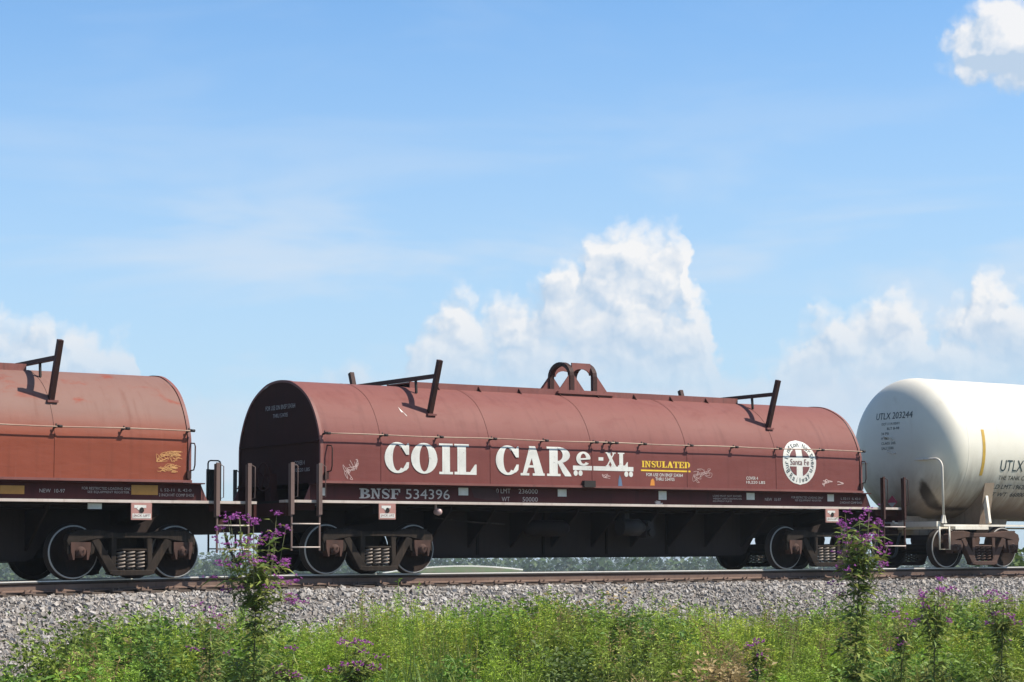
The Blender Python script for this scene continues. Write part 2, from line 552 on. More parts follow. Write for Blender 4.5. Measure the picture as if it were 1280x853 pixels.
def thing(name, label, cat, loc=(0, 0, 0), group=None):
    o = bpy.data.objects.new(name, None)
    COL.objects.link(o)
    o.location = loc
    o['label'] = label
    o['category'] = cat
    if group:
        o['group'] = group
    return o


def copy_tree(o, parent, dx):
    """copy a part with its sub-parts, shifted along the car"""
    c = o.copy()
    COL.objects.link(c)
    c.parent = parent
    c.location.x += dx
    for ch in [q for q in bpy.data.objects if q.parent == o]:
        d = ch.copy()
        COL.objects.link(d)
        d.parent = c
    return c


# ------------------------------------------------------------------ lettering
def rect(a, b, c, d):
    return [(a, b), (c, b), (c, d), (a, d)]


def ring(cx, cy, rx, ry, ix, iy, a0=0, a1=360, n=28):
    out = []
    for k in range(n):
        t0, t1 = (rad(a0 + (a1 - a0) * q / n) for q in (k, k + 1))
        out.append([(cx + ix * math.cos(t0), cy + iy * math.sin(t0)), (cx + rx * math.cos(t0), cy + ry * math.sin(t0)),
                    (cx + rx * math.cos(t1), cy + ry * math.sin(t1)), (cx + ix * math.cos(t1), cy + iy * math.sin(t1))])
    return out


def stroke(pts, ws):
    """ribbon along a smoothed path with changing width"""
    P = [Vector(p) for p in pts]
    fine, fw = [], []
    for i in range(len(P) - 1):
        p0, p1, p2, p3 = P[max(i - 1, 0)], P[i], P[i + 1], P[min(i + 2, len(P) - 1)]
        for k in range(4):
            t = k / 4
            fine.append(0.5 * (2 * p1 + (p2 - p0) * t + (2 * p0 - 5 * p1 + 4 * p2 - p3) * t * t + (3 * p1 - p0 - 3 * p2 + p3) * t ** 3))
            fw.append(ws[i] + (ws[i + 1] - ws[i]) * t)
    fine.append(P[-1])
    fw.append(ws[-1])
    L = []
    for i, p in enumerate(fine):
        d = (fine[min(i + 1, len(fine) - 1)] - fine[max(i - 1, 0)]).normalized()
        n = Vector((-d.y, d.x)) * fw[i] / 2
        L.append((p + n, p - n))
    return [[tuple(L[i][0]), tuple(L[i + 1][0]), tuple(L[i + 1][1]), tuple(L[i][1])] for i in range(len(L) - 1)]


GL = {
    'I': [rect(0, 0, 1, .08), rect(.22, .08, .78, .92), rect(0, .92, 1, 1)],
    'L': [rect(0, 0, 1, .09), rect(.13, .09, .52, .92), rect(0, .92, .66, 1), [(1, .09), (1, .34), (.93, .34), (.70, .09)]],
    'O': ring(.5, .5, .5, .5, .18, .43),
    'C': ring(.53, .5, .53, .5, .20, .42, 50, 310) + [[(.64, .90), (.72, .80), (.88, .60), (1, .60), (1, .97), (.94, .97), (.88, .89)], [(.64, .10), (.76, .16), (.90, .36), (1, .36), (.98, .18), (.87, .09)]],
    'A': [[(.36, 1), (.62, 1), (.95, .08), (.60, .08)], [(.09, .08), (.25, .08), (.54, .76), (.38, .99)], rect(.25, .27, .66, .35), rect(0, 0, .36, .08), rect(.5, 0, 1, .08)],
    'R': [rect(.1, .08, .44, .92), rect(0, 0, .55, .08), rect(0, .92, .46, 1), [(.44, .45), (.64, .46), (.97, .07), (1, 0), (.74, 0), (.64, .12)]] + ring(.44, .72, .50, .28, .20, .20, -90, 90, 14),
    'e': ring(.5, .5, .5, .5, .20, .36, 0, 318, 24) + [[(.24, .40), (.95, .46), (.99, .58), (.24, .52)]],
    'X': [[(.08, .93), (.42, .93), (.95, .07), (.60, .07)], [(.72, .93), (.86, .93), (.24, .07), (.10, .07)], rect(0, .93, .50, 1), rect(.62, .93, .98, 1), rect(0, 0, .36, .07), rect(.50, 0, 1, .07)],
    'B': [rect(.12, .1, .42, .9), rect(0, 0, .42, .1), rect(0, .9, .42, 1)] + ring(.42, .75, .50, .25, .22, .14, -90, 90, 12) + ring(.42, .27, .58, .27, .28, .16, -90, 90, 12),
    'N': [rect(.12, .1, .28, .9), rect(0, 0, .40, .1), rect(0, .9, .40, 1), rect(.74, .2, .88, .9), rect(.60, .9, 1, 1), [(.14, .93), (.42, .93), (.88, 0), (.70, 0)]],
    'S': stroke([(.86, .70), (.78, .88), (.52, .95), (.24, .87), (.16, .72), (.30, .58), (.62, .45), (.82, .30), (.76, .13), (.48, .05), (.22, .11), (.12, .30)], [.06, .08, .10, .16, .22, .26, .26, .22, .16, .10, .08, .06]) + [rect(.84, .64, .93, .98), rect(.06, .02, .14, .36)],
    'F': [rect(.12, .1, .44, .9), rect(0, 0, .58, .1), rect(0, .9, 1, 1), [(1, .9), (1, .64), (.91, .64), (.78, .9)], rect(.44, .45, .70, .55), rect(.70, .36, .78, .64)],
    'U': [rect(.12, .35, .36, .92), rect(0, .92, .46, 1), rect(.74, .35, .88, .92), rect(.60, .92, 1, 1)] + ring(.5, .35, .38, .35, .17, .25, 180, 360, 12),
    'T': [rect(.36, .08, .64, .92), rect(.22, 0, .78, .08), rect(0, .92, 1, 1), [(0, .92), (0, .64), (.08, .64), (.2, .92)], [(1, .92), (.8, .92), (.92, .64), (1, .64)]],
    'E': [rect(.12, .1, .42, .9), rect(0, 0, 1, .1), rect(0, .9, .96, 1), [(1, .1), (.76, .1), (.92, .38), (1, .38)], [(.96, .9), (.96, .64), (.88, .64), (.74, .9)], rect(.42, .45, .66, .55), rect(.66, .36, .74, .64)],
    'D': [rect(.12, .1, .42, .9), rect(0, 0, .40, .1), rect(0, .9, .40, 1)] + ring(.40, .5, .60, .5, .30, .40, -90, 90, 14),
    '-': [rect(0, .40, 1, .64)],
}


def side_map(y):
    return lambda x, z, o: (x, y - o, z)


def polys(name, plist, mapf, mat, parent, step=0.0004, base=0.004, **props):
    """flat painted shapes laid on a surface, each a hair above the one before"""
    mb = MB()
    for i, pl in enumerate(plist):
        o = base + step * i
        for q in bands(pl, 0.05):
            mb.add([mapf(x, z, o) for (x, z) in q], [tuple(range(len(q)))])
    return mb.build(name, mat, parent, recalc=False, **props)


def clip(pl, c, sign):
    out = []
    for i, p in enumerate(pl):
        q = pl[(i + 1) % len(pl)]
        a, b = (p[1] - c) * sign, (q[1] - c) * sign
        if a >= 0:
            out.append(p)
        if a * b < 0:
            t = a / (a - b)
            out.append((p[0] + (q[0] - p[0]) * t, p[1] + (q[1] - p[1]) * t))
    return out


def bands(pl, h):
    """slice a shape into level strips so that paint follows a curved surface"""
    z0, z1 = min(p[1] for p in pl), max(p[1] for p in pl)
    n = max(1, math.ceil((z1 - z0) / h))
    if n == 1:
        return [pl]
    out = []
    for k in range(n):
        q = clip(pl, z0 + (z1 - z0) * k / n, 1) if k else pl
        q = clip(q, z0 + (z1 - z0) * (k + 1) / n, -1) if k < n - 1 else q
        if len(q) >= 3:
            out.append(q)
    return out


def fit(glyph, x0, x1, z0, z1):
    return [[(x0 + (x1 - x0) * p, z0 + (z1 - z0) * q) for p, q in pl] for pl in GL[glyph]]


def word(name, text, spans, z0, z1, mapf, mat, parent):
    for ch, (a, b) in zip(text, spans):
        polys(name, fit(ch, a, b, z0, z1), mapf, mat, parent, step=0.0003)


def even_spans(x0, x1, text, widths):
    tot = sum(widths[c] for c in text)
    gap = 0.05 * (x1 - x0) / len(text)
    k = (x1 - x0 - gap * (len(text) - 1)) / tot
    out, x = [], x0
    for c in text:
        out.append((x, x + widths[c] * k))
        x += widths[c] * k + gap
    return out


_text_cache = {}


def text_polys(s):
    """sans lettering from Blender's built-in font as 2D triangles fitted to the unit box"""
    if s in _text_cache:
        return _text_cache[s]
    cu = bpy.data.curves.new('t', 'FONT')
    cu.body = s
    cu.resolution_u = 3
    ob = bpy.data.objects.new('t', cu)
    me = bpy.data.meshes.new_from_object(ob)
    vs = [(v.co.x, v.co.y) for v in me.vertices]
    fs = [tuple(p.vertices) for p in me.polygons]
    bpy.data.objects.remove(ob)
    bpy.data.curves.remove(cu)
    bpy.data.meshes.remove(me)
    xs, ys = [v[0] for v in vs], [v[1] for v in vs]
    x0, x1, y0, y1 = min(xs), max(xs), min(ys), max(ys)
    vs = [((x - x0) / (x1 - x0), (y - y0) / (y1 - y0)) for x, y in vs]
    _text_cache[s] = (vs, fs, (x1 - x0) / (y1 - y0))
    return _text_cache[s]


def label_text(name, s, x0, x1, z0, z1, mapf, mat, parent, off=0.004, slant=0.0):
    vs, fs, _ = text_polys(s)
    mb = MB()
    mb.add([mapf(x0 + (x1 - x0) * p + slant * q * (z1 - z0), z0 + (z1 - z0) * q, off) for p, q in vs], fs)
    return mb.build(name, mat, parent, recalc=False, kind='stuff')


def scribble(name, x0, x1, z0, z1, mapf, mat, parent, seed, n=34, w=0.010, loops=1.0):
    r = random.Random(seed)
    out = []
    for k in range(max(2, n // 7)):
        cx, cz = x0 + (x1 - x0) * r.uniform(.1, .9), z0 + (z1 - z0) * r.uniform(.15, .85)
        pts = []
        for j in range(7):
            pts.append((cx + r.uniform(-.26, .26) * (x1 - x0) * loops, cz + r.uniform(-.30, .30) * (z1 - z0) * loops))
        pts = [(min(max(a, x0), x1), min(max(b, z0), z1)) for a, b in pts]
        out += stroke(pts, [w] * 7)
    return polys(name, out, mapf, mat, parent, step=0.00002, kind='stuff')


# ------------------------------------------------------------------ cover cross-section
_half = [(1.43, 1.545), (1.43, 1.80), (1.43, 2.05), (1.428, 2.20), (1.405, 2.34), (1.34, 2.53), (1.22, 2.76), (1.05, 2.975), (.85, 3.13), (.60, 3.255), (.34, 3.335), (0, 3.365)]


def _smooth_profile():
    P = [Vector(p) for p in _half]
    P.append(Vector((-P[-2].x, P[-2].y)))
    out = []
    for i in range(len(_half) - 1):
        p0, p1, p2, p3 = P[max(i - 1, 0)], P[i], P[i + 1], P[i + 2]
        for k in range(5):
            t = k / 5
            out.append(0.5 * (2 * p1 + (p2 - p0) * t + (2 * p0 - 5 * p1 + 4 * p2 - p3) * t * t + (3 * p1 - p0 - 3 * p2 + p3) * t ** 3))
    out.append(Vector(_half[-1]))
    return out


PROF = _smooth_profile()                       # near-side half, bottom to ridge, as (|y|, z)
_arc = [0.0]
for i in range(1, len(PROF)):
    _arc.append(_arc[-1] + (PROF[i] - PROF[i - 1]).length)
FULL = [(-p.x, p.y) for p in PROF] + [(p.x, p.y) for p in reversed(PROF[:-1])]


def cover_map(x, v, o):
    """lettering coordinate v (height, then arc length over the shoulder) to a point on the near flank"""
    s = v - PROF[0].y
    i = max(1, min(len(_arc) - 1, next((k for k in range(1, len(_arc)) if _arc[k] >= s), len(_arc) - 1)))
    t = (s - _arc[i - 1]) / (_arc[i] - _arc[i - 1])
    p = PROF[i - 1].lerp(PROF[i], t)
    d = (PROF[i] - PROF[i - 1]).normalized()
    n = Vector((d.y, -d.x))
    p = p + n * o
    return (x, -p.x, p.y)


def prof_y(z):
    for i in range(1, len(PROF)):
        if PROF[i].y >= z:
            t = (z - PROF[i - 1].y) / (PROF[i].y - PROF[i - 1].y)
            return PROF[i - 1].x + (PROF[i].x - PROF[i - 1].x) * t
    return 0


def strip(mb, prof, xs, smooth=True):
    n = len(prof)
    vs = [(x, p[0], p[1]) for x in xs for p in prof]
    fs = [(i * n + k, i * n + k + 1, (i + 1) * n + k + 1, (i + 1) * n + k) for i in range(len(xs) - 1) for k in range(n - 1)]
    mb.add(vs, fs, smooth)


def inset(prof, d):
    out = []
    for i, p in enumerate(prof):
        a, b = Vector(prof[max(i - 1, 0)]), Vector(prof[min(i + 1, len(prof) - 1)])
        t = (b - a).normalized()
        n = Vector((-t.y, t.x))
        q = Vector(p) + n * d
        out.append((q.x, q.y))
    return out


# ------------------------------------------------------------------ trucks
def make_truck(parent, cx, cast, springs='spring_steel', bear='bearing_rust', wb=0.895, r=0.427):
    t = MB()
    # bolster across the car: the truck's own mesh
    t.prism([(-.20, .46), (.20, .46), (.24, .60), (.20, .74), (-.20, .74), (-.24, .60)], 'y', -0.80, 0.80)
    t.lathe([(.001, .74), (.22, .74), (.22, .82), (.001, .82)], 'y', (0, 0, 0), 20) if False else None
    truck = t.build('truck', cast, parent)
    truck.location = (cx, 0, 0)
    for sy in (-1, 1):
        f = MB()
        y0, y1 = (-1.13, -0.97) if sy < 0 else (0.97, 1.13)
        o = -1 if sy < 0 else 1
        lo, hi = min(y0, y1), max(y0, y1)
        # top compression member, drooping to the pedestal ends
        f.prism([(-1.10, .52), (-1.13, .60), (-1.10, .70), (-.95, .765), (-.60, .775), (-.34, .735), (.34, .735), (.60, .775), (.95, .765), (1.10, .70), (1.13, .60), (1.10, .52),
                 (1.02, .545), (.88, .585), (.62, .63), (.34, .645), (-.34, .645), (-.62, .63), (-.88, .585), (-1.02, .545)], 'y', lo, hi)
        for sx in (-1, 1):
            # diagonal tension member, column, inner pedestal leg
            f.prism([(sx * .70, .60), (sx * .58, .64), (sx * .24, .13), (sx * .38, .075)], 'y', lo + .006, hi - .006)
            f.prism([(sx * .36, .16), (sx * .28, .16), (sx * .26, .66), (sx * .36, .66)], 'y', lo + .012, hi - .012)
            f.prism([(sx * .70, .59), (sx * .60, .62), (sx * .66, .40), (sx * .73, .36)], 'y', lo + .018, hi - .018)
            f.prism([(sx * 1.06, .56), (sx * 1.12, .56), (sx * 1.11, .38), (sx * 1.06, .40)], 'y', lo + .016, hi - .016)
            # ribbed pad over the pedestal
            for k in range(8):
                xx = sx * (.60 + .058 * k)
                f.box(xx - .021, xx + .021, lo + .02, hi - .02, .745, .783)
        # spring seat at the bottom
        f.prism([(-.40, .075), (-.28, .045), (.28, .045), (.40, .075), (.36, .135), (-.36, .135)], 'y', lo - .015, hi + .015)
        f.box(-.27, .27, lo + .02, hi - .02, .44, .475)
        fo = f.build('side_frame', cast, truck)
        bv = fo.modifiers.new('bevel', 'BEVEL')
        bv.width = .012
        bv.segments = 2
        bv.limit_method = 'ANGLE'
        # springs: three coils in view each side
        for k in (-.17, 0, .17):
            path = [(k + .068 * math.cos(a), sy * 1.05 + .068 * math.sin(a), .145 + .285 * a / (2 * math.pi * 5)) for a in np.linspace(0, 2 * math.pi * 5, 61)]
            MB().tube(path, .0155, 6).build('spring', springs, truck)
        for sx in (-1, 1):
            b = MB()
            ax = sx * wb
            # adapter saddle and end cap with three bolts
            b.prism([(ax - .17, .58), (ax + .17, .58), (ax + .165, .44), (ax + .13, .30), (ax + .105, .30), (ax + .10, .45), (ax - .10, .45), (ax - .105, .30), (ax - .13, .30), (ax - .165, .44)], 'y', sy * .98, sy * 1.145)
            b.lathe([(.001, sy * 1.17), (.050, sy * 1.17), (.062, sy * 1.16), (.085, sy * 1.15), (.095, sy * 1.13), (.095, sy * 1.0)], 'y', (ax, 0, r), 20)
            for k in range(3):
                a = 2.1 * k + .5
                b.lathe([(.001, sy * 1.185), (.016, sy * 1.185), (.016, sy * 1.15)], 'y', (ax + .045 * math.cos(a), 0, r + .045 * math.sin(a)), 6, False)
            b.build('bearing', bear, truck)
    for sx in (-1, 1):
        MB().tube([(sx * wb, -1.0, r), (sx * wb, 1.0, r)], .085, 14).build('axle', 'wheel_steel', truck)
        for sy in (-1, 1):
            c = (sx * wb, 0, r)
            a, w = sy * .715, sy
            # tread with flange on the inner side, rim, dished plate, hub
            prof = [(r + .028, a), (r + .028, a + w * .028), (r + .004, a + w * .042), (r, a + w * .13), (r - .012, a + w * .143)]
            MB().lathe([(r - .05, a - w * .004)] + prof[:4], 'y', c, 48).build('tread', 'rail_side', truck)
            m = MB()
            m.lathe([(r - .022, a + w * .140), (r - .062, a + w * .140), (r - .075, a + w * .115), (r - .16, a + w * .085), (.17, a + w * .06), (.135, a + w * .10), (.13, a + w * .15), (.001, a + w * .15)], 'y', c, 48)
            m.lathe([(.001, a + w * .01), (.12, a + w * .01), (.2, a + w * .03), (r - .07, a + w * .05), (r - .05, a + w * .002)], 'y', c, 32)
            m.build('wheel', 'wheel_steel', truck)
            MB().lathe([(r, a + w * .130), (r - .010, a + w * .1425), (r - .0225, a + w * .1425)], 'y', c, 48, False).build('rim', 'rim_worn', truck)
    MB().lathe([(.001, .80), (.20, .80), (.20, .742)], 'y', (0, 0, 0), 20) if False else None
    # brake beams
    for sx in (-1, 1):
        MB().bar((sx * .40, -.75, .33), (sx * .40, .75, .33), .07, .09).build('brake_beam', 'under_steel', truck)
    return truck


# ------------------------------------------------------------------ ladder at a car corner
def make_ladder(parent, x0, x1, y, mat, top=1.87, hw=.042):
    s = -1 if y < 0 else 1
    lad = MB()
    lad.box(x0 - .03, x1 + .03, y * .86 - .015, y * .86 + .015, 1.08, 1.19)
    lad = lad.build('ladder', 'maroon_shaded', parent)
    for xx in (x0, x1):
        p = MB()
        p.box(xx - hw, xx + hw, y - .012 + s * .045, y + .012 + s * .045, 1.00, top)      # wide angle leg
        p.box(xx - hw, xx - hw + .016, y - .045, y + .030, .98, top - .02)
        p.tube([(xx + .03, y + s * .02, 1.28), (xx + .10, y + s * .05, 1.30), (xx + .10, y + s * .05, top - .06), (xx + .02, y + s * .02, top - .01)], .009, 6)
        p.box(xx - .014, xx + .014, y + s * .02 - .012, y + s * .02 + .012, .40, 1.02)
        p.build('post', mat, lad)
    for zz in (.455, .845):
        MB().tube([(x0, y + s * .035, zz), (x1, y + s * .035, zz)], .0135, 6).build('rung', 'sill_edge', lad)
    return lad


def loop_handle(parent, x0, x1, y, z0, z1, mat='black_steel', name='grab_handle', r=.014):
    k = .05
    MB().tube([(x0, y, z0), (x0, y, z1 - k), (x0 + .015, y, z1 - .015), (x0 + k, y, z1), (x1 - k, y, z1), (x1 - .015, y, z1 - .015), (x1, y, z1 - k), (x1, y, z0)], r, 6).build(name, mat, parent)


def coupler(parent, x, d, mat='brown_steel'):
    """knuckle coupler pointing along d (+1 or -1) from the end sill at x"""
    c = MB()
    c.box(min(x, x + d * .40), max(x, x + d * .40), -.07, .07, .80, .95)
    h = x + d * .40
    c.prism([(h, -.10), (h + d * .16, -.17), (h + d * .30, -.15), (h + d * .27, -.04), (h + d * .16, .02), (h + d * .17, .12), (h + d * .27, .17), (h + d * .15, .22), (h, .14)], 'z', .72, 1.02)
    c.box(min(x - d * .12, x), max(x - d * .12, x), -.22, .22, .72, 1.05)
    return c.build('coupler', mat, parent)


def air_hose(parent, x, d, y=-.30):
    pts = []
    for k in range(15):
        t = k / 14
        pts.append((x + d * (.05 + .36 * t), y + .02 * math.sin(9 * t), .74 - .52 * math.sin(math.pi * .62 * t) ** 0.9))
    MB().tube(pts, .028, 8).build('air_hose', 'rubber', parent)


# ------------------------------------------------------------------ coil car
def make_coil_car(loc, label, paint, main):
    car = thing('coil_car', label, 'freight car', loc, 'covered coil cars of the passing train')
    X0, X1 = -.06, 12.71
    # ---- hood: inner skin and end panels are the cover's own mesh
    c = MB()
    inn = inset(FULL, -.02)
    strip(c, inn, [X0 + .02, X1 - .02])
    cov = c.build('cover', 'maroon_shaded', car)
    for xe, d in ((X0, 1), (X1, -1)):
        e = MB()
        pts = inset(FULL, -.022)
        e.add([(xe + d * .012, p[0], p[1]) for p in pts], [tuple(range(len(pts)))])
        e.build('end_panel', 'maroon_shaded', cov)
        # rolled rim round the end
        rim = MB()
        strip(rim, inset(FULL, .014), [xe - d * .004, xe + d * .055])
        o2, i2 = inset(FULL, .014), inset(FULL, -.03)
        n = len(o2)
        rim.add([(xe - d * .004, p[0], p[1]) for p in o2] + [(xe - d * .004, p[0], p[1]) for p in i2], [(k, k + 1, n + k + 1, n + k) for k in range(n - 1)])
        rim.build('end_rim', 'maroon_trim', cov)
        # reinforcement ledge across the end
        MB().box(xe - d * .03 if d > 0 else xe, xe if d > 0 else xe + .03, -1.38, 1.38, 2.24, 2.27).build('end_stiffener', 'maroon_shaded', cov)
    edges = [X0 + .056, 1.15, 3.45, 5.75, 8.05, 10.35, X1 - .056]
    for a, b in zip(edges[:-1], edges[1:]):
        p = MB()
        g_ = .0025
        xs = [a + g_, (a + b) / 2, b - g_]
        strip(p, FULL, xs)
        for xe in (xs[0], xs[-1]):
            o2, i2 = FULL, inset(FULL, -.018)
            n = len(o2)
            p.add([(xe, q[0], q[1]) for q in o2] + [(xe, q[0], q[1]) for q in i2], [(k, k + 1, n + k + 1, n + k) for k in range(n - 1)])
        p.build('cover_panel', paint, cov)
        if b < X1 - .1:
            w = MB()
            strip(w, inset(FULL, .006), [b - .002, b + .028])      # lap strip beside the joint
            w.build('lap_strip', paint, cov)
    # bottom skirt angle, both flanks
    for s in (-1, 1):
        sk = MB()
        sk.box(X0 - .01, X1 + .01, s * 1.43 - (.035 if s < 0 else -.004), s * 1.43 + (.035 if s > 0 else -.004), 1.535, 1.575)
        sk.build('skirt', 'maroon_trim', cov)
    # ridge channel between the stacking frames with small gussets
    for s in (-1, 1):
        MB().box(2.42, 10.30, s * .38 - .012, s * .38 + .012, 3.30, 3.435).build('ridge_plate', 'maroon_trim', cov)
    rc = MB()
    rc.box(2.42, 10.30, -.368, .368, 3.398, 3.430)
    rc.build('ridge_channel', 'maroon_trim', cov)
    for xx in np.arange(3.0, 10.2, .92):
        for s in (-1, 1):
            MB().prism([(s * .394, 3.30), (s * .50, 3.285), (s * .394, 3.41)], 'x', xx - .008, xx + .008).build('gusset', 'maroon_shaded', cov)
    # lifting yoke: two bent straps joined by a plate along their crowns
    yx = (6.13, 6.68)
    HW, ZT, ZB, RR = .36, 4.00, 3.38, .28
    def arch(o):
        pts = [(-HW - o, ZB)]
        for k in range(13):
            a = math.pi - math.pi * k / 12
            pts.append(((HW + o) * math.cos(a), ZT - RR + (RR + o) * math.sin(a)))
        pts.append((HW + o, ZB))
        return pts
    for xx in yx:
        oo, ii = arch(0), arch(-.075)
        MB().prism(oo + list(reversed(ii)), 'x', xx - .05, xx + .05).build('lifting_yoke', 'brown_steel', cov)
    for s in (-1, 1):
        lk = MB()
        xa, xb = yx[0] + .05, yx[1] - .05
        pts = [(xa, 3.97), (xb, 3.97), (xb, 3.74)]
        for k in range(9):
            a = math.pi * k / 8
            pts.append(((xa + xb) / 2 + (xb - xa) * .46 * math.cos(a), 3.74 + .12 * math.sin(a)))
        pts.append((xa, 3.74))
        lk.prism(pts, 'y', s * .27 - .014, s * .27 + .014)
        lk.build('yoke_plate', 'maroon_trim', cov)
        for xx, d in ((yx[0], -1), (yx[0], 1), (yx[1], -1), (yx[1], 1)):
            if s < 0 and xx == yx[1] and d < 0:
                continue
            MB().prism([(xx + d * .05, 3.43), (xx + d * .31, 3.43), (xx + d * .05, 3.74)], 'y', s * .33 - .010, s * .33 + .010).build('yoke_gusset', 'maroon_trim', cov)
    MB().box(5.72, 7.08, -.46, .46, 3.355, 3.392).build('yoke_base', 'maroon_trim', cov)
    # stacking frames over the hood
    for fx in (2.33, 10.39):
        for s in (-1, 1):
            MB().bar((fx, s * 1.17, 2.80), (fx, s * 1.50, 3.73), .085, .085, (0, 1, 0)).build('stacking_post', 'brown_steel', cov)
            st = MB()
            st.bar((fx, s * .72, 3.44), (fx, s * .74, 3.20), .03, .045, (0, 1, 0))
            st.build('stacking_strut', 'black_steel', cov)
            MB().box(fx - .09, fx + .09, s * 1.20 - .06, s * 1.20 + .06, 2.765, 2.80).build('foot_plate', 'maroon_trim', cov)
        MB().box(fx - .04, fx + .04, -1.36, 1.36, 3.425, 3.495).build('stacking_beam', 'brown_steel', cov)
    # tie rod along each flank on stand-off brackets
    xs = [1.15 * k for k in range(12)]
    for s in (-1, 1):
        rod = MB()
        rod.tube([(x, s * 1.515, 2.375 + .006 * math.sin(x * 2.3)) for x in np.linspace(0, 12.65, 40)], .0115, 6)
        rod.build('tie_rod', 'tan_rod', cov)
        for x in xs + ([6.05, 6.22] if main else []):
            b = MB()
            b.bar((x, s * 1.40, 2.36), (x + .02, s * 1.53, 2.385), .018, .03)
            b.tube([(x + .01, s * 1.515, 2.375), (x + .085, s * 1.515, 2.375)], .024, 7)
            b.tube([(x, s * 1.47, 2.36), (x + .005, s * 1.47, 2.42)], .012, 6)
            b.build('rod_bracket', 'black_steel', cov)
        for xx, d in ((X0 + .12, 1), (X1 - .03, 1)):
            gb = MB()
            gb.tube([(xx, s * 1.40, 2.18), (xx + .06, s * 1.50, 2.17), (xx + .065, s * 1.52, 2.12), (xx + .06, s * 1.52, 1.82), (xx + .05, s * 1.5, 1.74), (xx, s * 1.40, 1.72)], .012, 6)
            gb.box(xx - .05, xx + .02, s * 1.46 - .02, s * 1.46 + .02, 1.60, 1.72)
            gb.build('grab_iron', 'brown_steel', cov)
    # ---- underframe
    for s in (-1, 1):
        w = MB()
        w.prism([(-.16, 1.25), (12.98, 1.25), (12.98, 1.515), (-.16, 1.515)], 'y', s * 1.26, s * 1.28)
        sill = w.build('side_sill', 'maroon_sill', car)
        MB().box(-.16, 12.98, *sorted((s * 1.20, s * 1.42)), 1.5155, 1.535).build('top_flange', 'maroon_sill', sill)
        fl = MB()
        fl.box(-.72, 13.93, *sorted((s * 1.20, s * 1.43)), 1.203, 1.247)
        fl.build('bottom_flange', 'sill_edge', sill)
        for xe, d in ((-.16, -1), (12.98, 1)):
            MB().prism([(xe + d * .003, 1.2475), (xe + d * .12, 1.2475), (xe + d * .003, 1.50)], 'y', s * 1.255, s * 1.275).build('end_gusset', 'maroon_trim', sill)
        if s < 0:
            near_sill = sill
    # end platforms with end sills
    for xa, xb in ((-.72, -.10), (12.75, 13.93)):
        MB().box(xa + .004, xb, -1.195, 1.195, 1.20, 1.235).build('end_platform', 'under_steel', car)
        MB().box(xa if xa < 0 else xb - .05, xa + .05 if xa < 0 else xb, -1.42, 1.42, .98, 1.198).build('end_sill', 'maroon_shaded', car)
    # deep centre sill, fish-bellied
    cs = MB()
    cs.prism([(-.62, .72), (2.35, .72), (2.50, .34), (2.62, .285), (10.35, .285), (10.47, .33), (10.75, .72), (13.80, .72), (13.80, 1.19), (-.62, 1.19)], 'y', -.36, .36)
    cs = cs.build('center_sill', 'center_sill_lit', car)
    MB().box(2.65, 10.3, -.44, .44, .262, .283).build('sill_cap', 'under_steel', cs)
    for xx in (3.9, 5.4, 6.9, 8.4):
        for s in (-1, 1):
            MB().bar((xx, s * .372, .32), (xx, s * .372, 1.15), .03, .05, (1, 0, 0)).build('sill_rib', 'under_steel', cs)
    # trough floor sides and cross bearers
    for s in (-1, 1):
        tr = MB()
        tr.prism([(s * .50, 1.10), (s * 1.24, 1.17), (s * 1.24, 1.20), (s * .50, 1.13)], 'x', .2, 12.5)
        tr.build('trough_floor', 'under_steel', car)
    for xx in (2.75, 3.7, 4.65, 5.6, 6.55, 7.5, 8.45, 9.4, 10.35):
        for s in (-1, 1):
            MB().prism([(s * .365, .45), (s * 1.22, 1.10), (s * 1.22, 1.19), (s * .365, 1.19)], 'x', xx - .02, xx + .02).build('cross_bearer', 'under_steel', car)
    for xx in (1.295, 12.01):
        bo = MB()
        bo.prism([(-1.30, 1.02), (-.4, .86), (.4, .86), (1.30, 1.02), (1.30, 1.20), (-1.30, 1.20)], 'x', xx - .22, xx + .22)
        bo.build('body_bolster', 'under_steel', car)
    # brake gear slung under the middle
    bg_ = MB()
    bg_.tube([(6.75, -.98, .82), (7.20, -.98, .82)], .16, 16)
    bg_.tube([(7.20, -.98, .82), (7.30, -.98, .82)], .10, 12)
    bg_.box(6.86, 6.96, -1.0, -.4, .95, 1.15)
    bg_.build('brake_cylinder', 'black_steel', car)
    vb = MB()
    vb.box(7.38, 7.58, -.98, -.70, .62, .96)
    vb.tube([(7.48, -1.06, .72), (7.48, -.98, .72)], .075, 12)
    vb.tube([(7.44, -1.04, .88), (7.44, -.98, .88)], .055, 12)
    vb.build('brake_valve', 'black_steel', car)
    rs = MB()
    rs.tube([(4.6, -.86, .80), (4.72, -.86, .80), (5.5, -.86, .80), (5.62, -.86, .80)], [.06, .15, .15, .06], 16)
    rs.build('air_tank', 'under_steel', car)
    MB().tube([(2.5, -1.0, .98), (3.4, -.98, .90), (4.1, -.95, .87)], .016, 6).build('brake_rod', 'truck_cast', car)
    MB().tube([(1.9, -1.1, 1.13), (4.0, -1.12, 1.10), (8.5, -1.12, 1.11), (11.3, -1.1, 1.13)], .014, 6).build('brake_pipe', 'under_steel', car)
    ls = MB()
    ls.lathe([(.001, -1.40), (.035, -1.395), (.058, -1.37), (.066, -1.33), (.05, -1.25)], 'y', (2.40, 0, 1.07), 16)
    ls.bar((2.40, -1.25, 1.07), (2.40, -1.25, 1.2), .03, .03)
    ls.build('pull_handle', 'lamp_lens', car)
    t1 = make_truck(car, 1.295, 'truck_cast')
    copy_tree(t1, car, (12.01 if main else 11.84) - 1.295)
